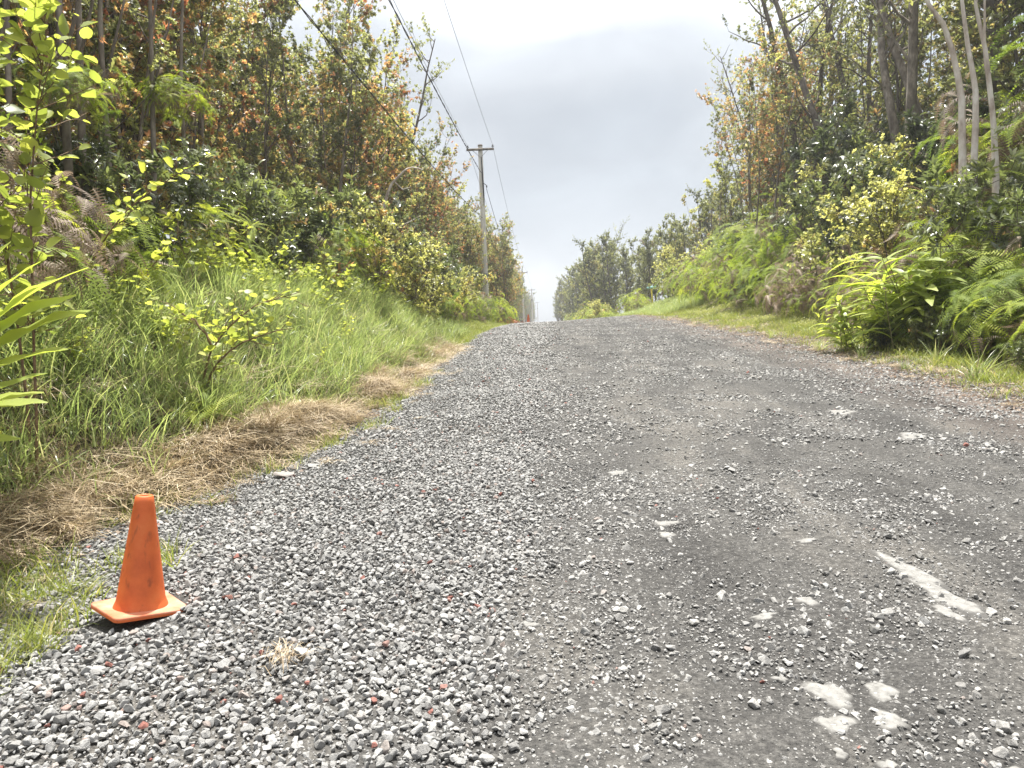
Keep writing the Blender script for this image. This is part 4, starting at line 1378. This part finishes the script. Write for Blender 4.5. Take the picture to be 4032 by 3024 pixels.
for (x, y, k, s, lab) in [(-3.6, 5.3, 0, .5, 'small round-leaved sapling in the grass right of the broad strap leaves'),
                          (-4.35, 8.2, 1, 1.0, 'light green sapling on top of the bank under dark shrubs'),
                          (-4.1, 9.2, 0, 1.0, 'leaning sapling with paired leaves at the top centre of the bank'),
                          (-3.9, 8.0, 2, .9, 'round-leaved sapling half sunk in grass, upper middle of the bank'),
                          (-3.8, 10.4, 1, .9, 'yellowish sapling on the bank crest left of the straw patch'),
                          (-3.5, 12.0, 2, 1.0, 'bright sapling on the far bank crest before the pale bushes'),
                          (-3.25, 13.8, 0, .9, 'sapling at the far shoulder of the grass bank'),
                          (-4.0, 6.9, 2, 1.0, 'broad-leaved sapling in shade behind the mid-bank sapling'),
                          (-2.75, 8.8, 1, .45, 'seedling with pale leaves low on the bank near the straw heap'),
                          (-3.0, 10.6, 0, .55, 'seedling in the grass in front of the bank crest'),
                          (-4.6, 5.6, 1, .7, 'sapling with small leaves behind the strap-leaved plant')]:
    thing('leafy_sapling', lab, 'sapling', sap[k], (x, y, Hn(x, y)), random.uniform(-.6, .6), s)
zf = Hn(-2.95, 6.0)
thing('fern_plant', 'small ladder-leaved fern at the foot of the leaning sapling', 'fern', fern_mound(620, .22, .18, 6, 3, .42, 0, (FR2_V, FR2_F)), (-2.98, 6.1, zf), 1.0)
thing('fern_plant', 'sunlit sword fern on top of the bank left of centre', 'fern', fern_mound(621, .3, .35, 9, 3, .5, .1, (FR2_V, FR2_F)), (-4.1, 7.4, Hn(-4.1, 7.4)), 1.0)

# broad strap-leaved plant pushing in from the left edge: each leaf a part
e = empty('ginger_plant', (-3.0, 3.4, Hn(-3.02, 3.4) + .05), (0, R(-2), 0), 1.12)
tag(e, 'backlit strap-leaved plant reaching in from the left frame edge', 'plant')
B = Buf()
B.tube(np.array([(0, 0, 0), (.02, 0, .3), (.09, 0, .65), (.2, 0, 1.0), (.27, 0, 1.2)]), [.016, .015, .013, .01, .006], 7)
B.tube(np.array([(-.12, .1, 0), (-.1, .1, .4), (.0, .08, .8), (.1, .05, 1.15)]), [.015, .013, .01, .006], 7)
B.obj('stem', M_twig, e, True)
r = np.random.default_rng(77)
for (px, py, pz, dx, dy, dz, L, w) in [(.18, 0, .95, 1, .05, .62, .62, 1), (.2, .02, 1.0, 1, .1, .75, .68, 1.1), (.12, -.02, .8, 1, -.1, .42, .66, 1), (.15, .02, .88, 1, 0, .55, .70, 1.05),
                                    (.08, 0, .68, 1, -.05, .38, .52, .9), (.05, 0, .55, 1, -.2, .28, .46, .9), (.22, 0, 1.05, .8, .1, .9, .5, .9), (.0, .1, .9, .9, .3, .8, .5, 1),
                                    (-.02, .1, .7, .8, .4, .5, .5, 1), (.1, 0, .72, 1, .1, .2, .45, .9), (.25, 0, 1.15, .6, 0, 1, .4, .8), (.0, 0, .45, .9, -.3, .25, .42, .9)]:
    L_ = Buf()
    tv = ST2_V.copy(); tv[:, 1] *= w * 1.35
    tv[:, 2] += .012 * np.sin(tv[:, 0] * 17 + px * 50) * np.abs(tv[:, 1]) / .07
    L_.stamp(tv, ST2_F, np.array([[px, py, pz]]), np.array([[dx, dy, dz]]), np.array([[-.3 + r.normal(0, .15), -.55 + r.normal(0, .25), 1.0]]), np.array([L]), np.array([r.uniform(.3, .8)]))
    L_.obj('leaf', M_ginger, e, True)

# ------------------------------------------------------------------ right side: thicket
GR = 'ferns of the right thicket'
rt = [(6.6, 6.9, ferns[1], .8, 'fern clump with brown underside at the right frame edge, above the verge'),
      (6.6, 8.2, ferns[1], .7, 'low yellow-green fern mound behind the big grass tuft'),
      (6.9, 8.3, ferns[0], 1.0, 'sunlit drooping fern mound at the right, among dead brown fronds'),
      (7.9, 7.6, deadfern, 1.25, 'brown dead fern thicket at the right frame edge'),
      (7.6, 9.4, deadfern, 1.1, 'dark brown dead fern mass behind the sunlit mound'),
      (6.75, 9.6, ferns[1], .95, 'bright drooping fern mound against the right side of the ginger clump'),
      (7.0, 10.2, bigfern, .8, 'long-fronded fern hanging beside the ginger clump'),
      (7.7, 11.2, shrub[1], 1.55, 'large glossy shrub with leaf rosettes above the sunlit fern, right'),
      (7.5, 11.6, ferns[1], 1.25, 'tall bright fern column between the ginger and the glossy shrub'),
      (8.9, 10.2, ferns[1], 1.35, 'lime fern and vine mound high on the right slope at frame edge'),
      (9.4, 9.0, shrub[2], 1.5, 'leafy shrub at the upper right edge above the dead ferns'),
      (7.0, 14.2, deadfern, 1.15, 'grey-brown dead twigs and fern behind the ginger clump'),
      (7.9, 13.2, shrub[0], 1.3, 'dark glossy shrub on the slope below the pale trunks'),
      (9.0, 12.6, shrub[1], 1.25, 'sunlit shrub at the foot of the pale trunks'),
      (7.4, 16.6, ferns[1], .95, 'grey-green hanging fern at the thicket foot, left of the ginger'),
      (8.0, 17.2, smallshrub[0], 1.9, 'pale small-leaved bush in mid thicket, right of the brown hollow'),
      (9.6, 15.8, ferns[2], 1.4, 'shaded fern bank beneath the pale trunks'),
      (7.3, 19.4, deadfern, 1.3, 'dark brown hollow of dead ferns at the thicket foot'),
      (8.5, 20.0, shrub[1], 1.8, 'glossy green shrub above the brown hollow'),
      (7.5, 22.4, ferns[1], 1.15, 'yellow-green fern fringe left of the brown hollow'),
      (8.3, 23.4, ferns[0], 1.4, 'broad fern mound halfway along the right thicket'),
      (9.8, 22.6, smallshrub[0], 2.2, 'leafy bush with pale shoots below the dark trunks'),
      (7.4, 26.2, ferns[0], 1.25, 'sunny fern mound hanging to the verge, mid right'),
      (8.8, 27.2, ferns[1], 1.7, 'smooth-topped fern slope below the red-leaved tree'),
      (7.6, 30.0, ferns[1], 1.35, 'yellow fern fringe at the verge before the grass mound'),
      (9.0, 31.6, ferns[0], 1.8, 'high fern slope under the slim tree against the sky'),
      (8.0, 34.0, ferns[0], 1.4, 'bright fern shoulder overlooking the grass mound'),
      (9.6, 36.0, ferns[1], 1.7, 'fern slope behind the bright shoulder'),
      (8.9, 39.2, ferns[1], 1.4, 'last large fern mound right of the street sign'),
      (10.5, 43, ferns[0], 1.7, 'fern and shrub mass above the grass mound'),
      (10.9, 19.6, shrub[0], 2.2, 'dark shrub in shade between the dark trunks'),
      (11.2, 14.6, ferns[2], 1.9, 'dark fern bank in deep shade at upper right'),
      (11.0, 25.0, shrub[2], 2.2, 'tall shrub behind the fern slope'),
      (6.55, 13.6, ferns[1], .85, 'pale fern mound directly behind the ginger clump'),
      (7.3, 12.7, ferns[0], 1.35, 'tall lime fern bank rising over the ginger clump'),
      (6.9, 15.2, ferns[0], .8, 'low green fern mound at the thicket foot between ginger and brown hollow'),
      (7.2, 18.4, ferns[2], .75, 'half-brown fern mound at the verge below the glossy shrub'),
      (7.3, 20.8, ferns[1], .85, 'fresh green fern mound at the verge, mid thicket'),
      (7.4, 24.4, ferns[1], .9, 'yellow-green fern mound at the verge below the broad mound'),
      (6.9, 10.7, ferns[1], 1.15, 'bright lime fern column right of the ginger leaves'),
      (6.35, 7.4, ferns[1], .6, 'low lime fern by the right frame edge in front of the dead brown ones'),
      (8.2, 8.6, ferns[1], 1.3, 'sunny fern mass spilling down at the right frame edge'),
      (9.9, 50.5, smallshrub[0], 2.6, 'rounded leafy bush on the mound right of the street sign'),
      (9.2, 45.5, ferns[0], 1.5, 'fern mound on the crest of the grass mound'),
      (6.9, 55.5, ferns[0], 1.15, 'round lime fern bush left of the street sign post'),
      (8.0, 61.5, ferns[1], 1.2, 'yellow-green fern bush behind the street sign'),
      (10.4, 57, smallshrub[0], 2.0, 'pale leafy bush right of the street sign post'),
      (5.6, 62, ferns[1], .8, 'small bright ferns where the road meets the far right trees')]
for (x, y, kd, s, lab) in rt:
    fern = kd in ferns or kd is bigfern or kd is deadfern
    place(kd, 'fern_clump' if fern else 'shrub', lab, 'fern' if fern else 'shrub', x, y, s)
for q in range(26):     # shaded understorey further up the slope
    x = random.uniform(10.5, 17); y = random.uniform(9, 48)
    place([ferns[2], shrub[0], deadfern, shrub[1]][q % 4], 'undergrowth_clump', 'shaded undergrowth clump up the right slope between the trunks', 'plant', x, y, random.uniform(1.5, 2.3), 'shaded undergrowth clumps up the right slope')

# kahili ginger clump
S_, L_, _ = ginger_stalks(640, 17, 1.5, .32, .70, lean=(-.28, -.14), pairs=6)
thing('ginger_clump', 'clump of broad-leaved ginger glowing yellow-green at the thicket foot, right', 'plant', [('stalks', S_.mesh('stalks', M_twig, True)), ('leaves', L_.mesh('leaves', M_ginger, True))], (6.05, 12.2, Hn(6.05, 12.2)), 0, 1.05)
S_, L_, _ = ginger_stalks(641, 7, 1.1, .22, .62, lean=(-.3, -.1), pairs=4)
thing('ginger_clump', 'smaller group of ginger stalks left of the big clump', 'plant', [('stalks', S_.mesh('stalks', M_twig, True)), ('leaves', L_.mesh('leaves', M_ginger, True))], (5.25, 12.8, Hn(5.25, 12.8)), 0, .8)
S_, L_, _ = ginger_stalks(642, 1, .45, .02, .30, pairs=2)
thing('broad_leaved_seedling', 'single bright broad-leaved seedling in front of the brown hollow', 'plant', [('stalks', S_.mesh('stalks', M_twig, True)), ('leaves', L_.mesh('leaves', M_ginger, True))], (6.4, 17.4, Hn(6.4, 17.4)), .5, 1.0)
for (x, y, s_, lab) in [(5.95, 11.5, .36, 'knee-high leafy weed bush at the foot of the ginger clump'), (6.2, 10.8, .42, 'low dark-leaved bush between ginger and bright fern'),
                        (5.6, 12.6, .30, 'small leafy bush left of the ginger foot'), (6.0, 9.1, .30, 'small leafy bush behind the big grass tuft')]:
    place(shrub[int(y) % 3], 'shrub', lab, 'shrub', x, y, s_)
# round-leaved vine lying over the lime fern at right edge
parts = round_leaved(650, [[(0, 0, 0), (-.3, 0, .6), (-.8, -.1, 1.0), (-1.4, -.1, 1.15)], [(0, 0, 0), (.1, 0, .7), (-.2, 0, 1.3), (-.7, -.1, 1.5)], [(0, 0, 0), (.4, 0, .8), (.2, 0, 1.6)]], leaf=.15, step=.12, side=.5, nside=.6, r0=.012)
thing('round_leaved_vine', 'round-leaved vine sprawling over ferns at the right frame edge', 'vine', parts, (9.0, 9.4, Hn(9.0, 9.4) + 1.0), 0, 1.0)

# large single grass tufts on the right verge
for q, (x, y, s, lab) in enumerate([(5.22, 9.1, 1.0, 'big upright grass tuft nearest the road on the right verge'),
                                    (5.55, 10.6, .8, 'grass tuft behind and right of the big upright one'),
                                    (5.1, 12.0, .8, 'grass tuft in front of the ginger clump'),
                                    (4.95, 13.4, .62, 'smaller grass tuft left of the ginger clump'),
                                    (5.9, 8.4, .7, 'grass tuft beside the fern mound at the right frame edge'),
                                    (5.0, 16.4, .55, 'low grass tuft by the road edge before the brown hollow'),
                                    (5.75, 7.3, .6, 'grass tuft at the right frame edge'),
                                    (5.0, 10.4, .5, 'short grass tuft between the big one and the road')]):
    e = empty('grass_tuft', (x, y, Hn(x, y)), (0, 0, q))
    tag(e, lab, 'grass tuft')
    b1 = blades(38, .52 * s, .015 * s, .35, .55, 660 + q, .05 * s, 5); b1.obj('blades', M_grass, e)
    b2 = blades(16, .40 * s, .009 * s, .6, .9, 680 + q, .06 * s, 4); b2.obj('dry_blades', M_straw, e)

# ------------------------------------------------------------------ right side: trees
RTREES = [
    (9.6, 25.0, tall[0], 1.0, .3, (0, -.03), 'tall_tree', 'tall dark-trunked tree nearest the sky gap on the right', .25),
    (11.2, 22.8, tall[1], 1.0, 1.8, (0, 0), 'tall_tree', 'tall tree with a straight mossy trunk, second from the sky gap', .3),
    (12.6, 21.0, tall[2], 1.0, 3.0, (0, .02), 'tall_tree', 'black-trunked tall tree behind the glossy shrub, right', .2),
    (10.4, 30.5, tall[3], 1.0, 4.2, (0, -.02), 'tall_tree', 'tall open tree with thin reddish crown behind the nearest dark one', .6),
    (8.9, 29.0, redtree, 1.02, 5.2, (0, -.02), 'russet_tree', 'multi-stemmed tree with russet leaves on the right skyline', 1.0),
    (9.7, 33.5, redtree, .95, 2.2, (0, 0), 'russet_tree', 'second russet tree, just behind the first on the right skyline', .8),
    (9.5, 36.5, slim[0], 1.15, 0, (0, 0), 'slim_tree', 'slim open tree standing against the sky left of the russet trees', .2),
    (10.2, 45.0, slim[1], 1.0, 1, (0, 0), 'slim_tree', 'shorter slim tree against the sky, nearer the street sign', .4)]
for (x, y, kd, s, rz, tl, nm, lab, red) in RTREES:
    place(kd, nm, lab, 'tree', x, y, s, rz=rz, tilt=tl, red=red)
PALE = [[(7.77, 14.0, 4.38), (7.77, 14.0, 5.26), (7.7, 14.0, 5.7), (7.63, 14.0, 6.03), (7.51, 14.0, 6.55), (7.34, 14.0, 6.86), (7.08, 14.0, 7.14), (6.92, 14.0, 7.63), (6.84, 14.0, 8.36)], [(7.86, 13.8, 4.08), (7.89, 13.8, 4.82), (7.9, 13.8, 5.29), (7.86, 13.8, 5.72), (7.76, 13.8, 6.01), (7.73, 13.8, 6.48), (7.63, 13.8, 7.02), (7.58, 13.8, 7.66), (7.62, 13.8, 8.37)], [(8.49, 14.2, 4.14), (8.44, 14.2, 4.96), (8.37, 14.2, 5.62), (8.3, 14.2, 6.11), (8.26, 14.2, 6.57), (8.08, 14.2, 7.0), (8.13, 14.2, 7.17), (8.21, 14.2, 7.82), (8.13, 14.2, 8.47)], [(8.56, 14.4, 4.44), (8.52, 14.4, 5.31), (8.48, 14.4, 5.64), (8.4, 14.4, 6.09), (8.39, 14.4, 6.69), (8.39, 14.4, 7.24), (8.41, 14.4, 7.82), (8.49, 14.4, 8.48)]]
PLAB = ['pale smooth trunk leaning left at upper right, leftmost of the pale group', 'pale trunk with a kink in the middle of the pale group, upper right',
        'forked-looking pale trunk bent near its top, right of the kinked one', 'thinnest pale trunk, close against the bent one at upper right']
for q, pts in enumerate(PALE):
    x0, y0 = pts[0][0] + .05, pts[0][1]
    zb = Hn(x0, y0)
    P_ = [(0, 0, -.2)] + [(a - x0, b - y0, c - zb) for a, b, c in pts]
    e_ = (P_[-1][0], P_[-1][1], P_[-1][2])
    P_ += [(e_[0] + .1, e_[1] + .2, e_[2] + 1.4), (e_[0], e_[1] + .3, e_[2] + 3.0)]
    kd = tree_kind(480 + q, M_barkp, M_leaf, height=9, stems=1, bstart=.62, nb=13, blen=1.9, nt=6, tlen=.7, nros=4, nleaf=7, leaf=.10, lw=1.2,
                   r0=[.072, .066, .06, .036][q], flush=.1, tint=.4, paths=[P_])
    thing('pale_tree', PLAB[q], 'tree', kd, (x0, y0, zb), 0, 1.0, None, (0, 0), (.2, .2, .2, 1))
GR2 = 'tall trees deeper in the right forest'
for (x0, ys, ye, st, ki) in [(12.5, 9, 48, 3.6, 0), (14.2, 6, 50, 3.2, 1), (16.5, 8, 60, 3.6, 0), (19.5, 10, 60, 4.5, 1)]:
    y = ys
    while y < ye:
        kd = (tall[k % 4] if (k + ki) % 2 else ohia[k % 6])
        place(kd, 'forest_tree', 'tree deeper in the right forest behind the front trunks', 'tree', x0 + random.uniform(-.8, .8), y, random.uniform(.85, 1.05) * (1 if kd in tall else 1.35), GR2, red=.35)
        y += st * random.uniform(.8, 1.2); k += 1
# belt behind the street sign, and the dark wall beyond the crest
GS_ = 'trees behind the street sign'
for (x, y) in [(9.5, 66), (11.8, 68), (13.8, 64), (16, 66), (18.5, 64), (12.6, 72), (15, 73), (10.2, 75), (18, 72), (21, 68), (13.2, 58), (15.8, 56), (18.5, 55), (13, 50), (16, 49), (21, 60), (11.3, 62), (10.7, 57)]:
    place(ohia_far[k % 4], 'forest_tree', 'leafy tree in the belt behind the street sign', 'tree', x, y, random.uniform(.68, .8) * (.8 if x < 11.5 else 1), GS_, red=.45); k += 1
GC = 'dark trees right of the road past the crest'
for (x, y, s) in [(5.9, 84, 1.0), (7.6, 82, 1.02), (9.3, 84, .92), (5.6, 91, 1.05), (7.4, 92, 1.12), (9.5, 95, 1.0), (5.4, 99, .95), (5.3, 108, 1.0), (7.5, 106, 1.1), (5.2, 118, 1.0), (5.2, 128, 1.0), (5.0, 140, 1.0), (4.8, 155, 1.0), (4.6, 172, 1.0),
                  (8.2, 128, 1.1), (9, 150, 1.1), (4.6, 195, 1.0), (4.8, 225, 1.0), (5.4, 260, 1.0), (6, 300, 1.0), (6.5, 350, 1), (11.5, 100, 1), (12, 88, .95), (14, 92, 1.0)]:
    place(ohia_far[k % 4], 'forest_tree', 'dark tree in the wall right of the road past the crest', 'tree', x, y, s * .86, GC, red=.35); k += 1
place(tall[3], 'tall_tree', 'taller dark tree topping the clump right of the road past the crest', 'tree', 8.0, 97, .86, red=0)

# ------------------------------------------------------------------ utility poles and wires
PX = -3.45
def pole(label, x, y, ztop, arm=1.66, simple=False, lean=0.0):
    zb = Hn(x, y)
    h = ztop - zb
    e = empty('utility_pole', (x, y, zb), (0, lean, R(2)))
    tag(e, label, 'utility pole', 'wooden utility poles along the left side of the road')
    B = Buf(); B.tube(np.array([(0, 0, -.3), (0, 0, h * .5), (0, 0, h)]), [.17, .155, .135], 16); B.obj('shaft', M_wood, e, True)
    B = Buf(); B.lathe([(.145, h - .10), (.147, h - .02), (.142, h + .012), (0.0, h + .03)], 16); B.obj('pole_cap', M_armwood, e, True)
    az = h - .30
    B = Buf(); B.box((0, -.17, az), (arm, .11, .12)); B.obj('crossarm', M_armwood, e)
    for s in (-1, 1):
        B = Buf(); B.tube(np.array([(s * .45, -.19, az - .06), (s * .02, -.16, az - .46)]), [.014, .014], 6); B.obj('brace', M_metal, e)
        B = Buf(); B.tube(np.array([(s * (arm / 2 - .07), -.17, az + .06), (s * (arm / 2 - .07), -.17, az + .14)]), [.012, .012], 6)
        B.lathe([(.02, az + .13), (.085, az + .145), (.085, az + .165), (.035, az + .185), (.035, az + .205), (.055, az + .215), (.05, az + .245), (.0, az + .26)], 14, (s * (arm / 2 - .07), -.17, 0))
        B.obj('insulator', M_porc, e, True)
    if not simple:
        B = Buf()
        for q in range(3):
            B.tube(np.array([(.03 + .02 * q, -.15, az - .45), (.05 + .015 * q, -.165, az - 1.0), (.06 + .02 * q, -.17, az - 1.7), (.09 + .02 * q, -.17, az - 2.6), (.10, -.165, az - 3.4)]), [.011, .016, .022, .02, .012], 6)
        B.obj('riser_cable', M_black, e, True)
        B = Buf(); B.tube(np.array([(.12, -.1, az - 2.0), (.28, -.1, az - 2.12), (.3, -.1, az - 2.2)]), [.02, .02, .05], 6); B.box((.30, -.1, az - 2.2), (.08, .08, .12)); B.obj('clamp', M_black, e)
        B = Buf(); B.lathe([(.160, 2.8), (.166, 2.82), (.166, 3.0), (.158, 3.02)], 16); B.obj('metal_band', M_metal, e, True)
        B = Buf(); B.box((0.42 - .1, -.228, az), (.26, .006, .085)); B.obj('number_plate', M_slab, e)
    else:
        B = Buf(); B.lathe([(.162, h * .66), (.175, h * .665), (.175, h * .70), (.16, h * .705)], 12); B.obj('metal_band', M_metal, e, True)
    return e


pole('nearest wooden pole with crossarm and black cables running down its side', PX, 45, 12.95)
pole('second utility pole, rising behind the far cone', PX - .05, 132, 12.9, 1.9, True)
pole('third utility pole down the line, thin and dark against the sky', PX + .2, 222, 15.3, 2.1, True)
pole('farthest tiny utility pole in the gap at the road end', PX + .8, 360, 17.6, 2.2, True)


def wire(label, a, b, sag, r_, mat, n=40, twist=0):
    a = np.array(a); b = np.array(b)
    t = np.linspace(0, 1, n)
    P = a + (b - a) * t[:, None]
    P[:, 2] -= 4 * sag * t * (1 - t)
    B = Buf()
    if twist:
        tt = np.linspace(0, 1, 400)
        for q in range(twist):
            Q = np.stack([np.interp(tt, t, P[:, i]) for i in range(3)], 1)
            ph = tt * 260 + q * 6.283 / twist
            Q[:, 0] += np.cos(ph) * r_ * 1.05; Q[:, 2] += np.sin(ph) * r_ * 1.05
            B.tube(Q, r_, 4)
    else:
        B.tube(P, r_, 5)
    o = B.obj('overhead_wire', mat, None, True)
    tag(o, label, 'wire')


for (s, nm) in ((-1, 'left'), (1, 'right')):
    w0 = (PX + s * .76, -45, 11.5); w1 = (PX + s * .76, 44.83, 12.92)
    wire('thin power wire running overhead to the %s insulator of the nearest pole' % nm, w0, w1, 1.2, .0085, M_wire)
    wire('thin power wire from the %s insulator of the nearest pole to the second' % nm, w1, (PX - .05 + s * .88, 131.8, 12.9), 1.6, .010, M_wire)
    wire('faint wire between the second and third poles, %s side' % nm, (PX - .05 + s * .88, 131.8, 12.9), (PX + .2 + s * .98, 221.8, 15.3), 1.6, .012, M_wire)
wire('thick dark twisted cable sweeping down to the nearest pole below its crossarm', (PX, -45, 9.3), (PX + .02, 44.8, 11.25), 1.35, .013, M_black, twist=2)
wire('twisted cable leaving the nearest pole toward the second', (PX + .28, 44.9, 10.35), (PX - .05, 131.8, 11.0), 1.8, .016, M_black)
wire('lower dark cable crossing in front of the left trees to the nearest pole', (PX, -45, 6.6), (PX, 44.8, 8.55), 1.55, .011, M_black, twist=2)
wire('lower cable continuing past the nearest pole', (PX, 45.2, 8.5), (PX - .05, 131.8, 9.0), 1.5, .02, M_black)

# ------------------------------------------------------------------ street sign
sx_, sy_ = 8.6, 58.0
zs_ = Hn(sx_, sy_)
M_yel = noise_mat('yellow_paint', [(.3, (.62, .50, .03)), (.7, (.80, .66, .05))], 6, 4, .5, .1)
M_teal = noise_mat('teal_sign_paint', [(.3, (.22, .58, .54)), (.7, (.32, .68, .63))], 6, 3, .45, .05)
M_white = noise_mat('sign_white', [(.3, (.72, .76, .74)), (.7, (.8, .82, .8))], 6, 3, .5, .05)
e = empty('street_sign', (sx_, sy_, zs_), (0, R(-3.5), 0))
tag(e, 'teal street name sign on a yellow post on the grass mound', 'street sign')
B = Buf(); B.box((0, 0, .62), (.10, .06, 1.5)); B.obj('post', M_yel, e)
B = Buf(); B.box((0, -.045, 1.43), (.70, .012, .17)); B.obj('sign_blade', M_teal, e)
B = Buf()
for (cx_, cz, w, h) in [(0, 1.508, .66, .008), (0, 1.352, .66, .008), (-.336, 1.43, .008, .15), (.336, 1.43, .008, .15)]:
    B.box((cx_, -.053, cz), (w, .004, h))
B.obj('sign_border', M_white, e)
r = np.random.default_rng(5)
for q in range(10):     # the name is too small to read in the photograph: upright strokes of letter height
    if q == 4: continue
    B = Buf(); cxq = -.275 + q * .061
    B.box((cxq - .014, -.0535, 1.43), (.010, .004, .09)); 
    if q % 2: B.box((cxq + .014, -.0535, 1.43), (.010, .004, .09))
    B.box((cxq, -.0533, 1.43 + [.04, 0, -.04][q % 3]), (.026, .004, .010))
    B.obj('letter', M_white, e)
B = Buf(); B.box((0, -.03, 1.43), (.14, .03, .20)); B.obj('bracket', M_teal, e)

# pile of rusty cut fern by the far cone
e = empty('brush_pile', (-2.3, 47.5, Hn(-2.3, 47.5)))
tag(e, 'low heap of rust brown cut brush left of the far cone', 'brush pile')
M_rust = leaf_mat('rusty_brush', [(0, (.14, .04, .02)), (.5, (.30, .10, .05)), (1, (.42, .2, .1))], None, trans=.1, rough=.8)
B = Buf(); r = np.random.default_rng(9); m = 900
P = np.stack([r.normal(0, .55, m), r.normal(0, .3, m), np.zeros(m)], 1); P[:, 2] = .45 * np.exp(-(P[:, 0] / .7) ** 2) * r.random(m)
B.stamp(LANCE_V, LANCE_F, P, r.normal(0, 1, (m, 3)), r.normal(0, 1, (m, 3)), r.uniform(.12, .3, m), r.random(m))
B.obj('dead_leaves', M_rust, e)
B = Buf()
for q in range(10):
    p = np.array([r.normal(0, .5), r.normal(0, .3), .05]); B.tube(np.array([p, p + np.array([r.normal(0, .5), r.normal(0, .3), r.uniform(.1, .5)])]), [.015, .006], 5)
B.obj('stick', M_rust, e)

# little clump of dried cut grass on the gravel
e = empty('dry_grass_clump', (-.98, 2.55, Hn(-.98, 2.55) + .02), (0, .1, 0))
tag(e, 'small matted clump of dry grass lying on the gravel, right of the cone', 'grass clump')
blades(60, .10, .003, .1, .8, 700, .035, 3, True).obj('straw', M_straw, e)

# understorey along the foot of the far right wall
for q in range(14):
    y = 66 + q * 5.5
    place(ferns[q % 2] if q % 3 else smallshrub[0], 'roadside_bush', 'low bush at the foot of the trees right of the road past the crest', 'bush', 5.0 + .3 * (q % 3), y, 1.5, 'low bushes at the foot of the far right trees')

# ------------------------------------------------------------------ thin haze volume, added as a veil to lift blacks and fade distance
B = Buf(); B.box((0, 312, 24), (720, 800, 66))
M_haze = bpy.data.materials.new('veil_haze'); M_haze.use_nodes = True
hn = M_haze.node_tree.nodes; hn.clear()
pv = hn.new('ShaderNodeVolumePrincipled'); ho = hn.new('ShaderNodeOutputMaterial')
pv.inputs['Color'].default_value = (.93, .95, 1, 1); pv.inputs['Density'].default_value = .0010; pv.inputs['Anisotropy'].default_value = .45
M_haze.node_tree.links.new(pv.outputs[0], ho.inputs['Volume'])
hz = B.obj('haze', M_haze); tag(hz, kind='stuff')
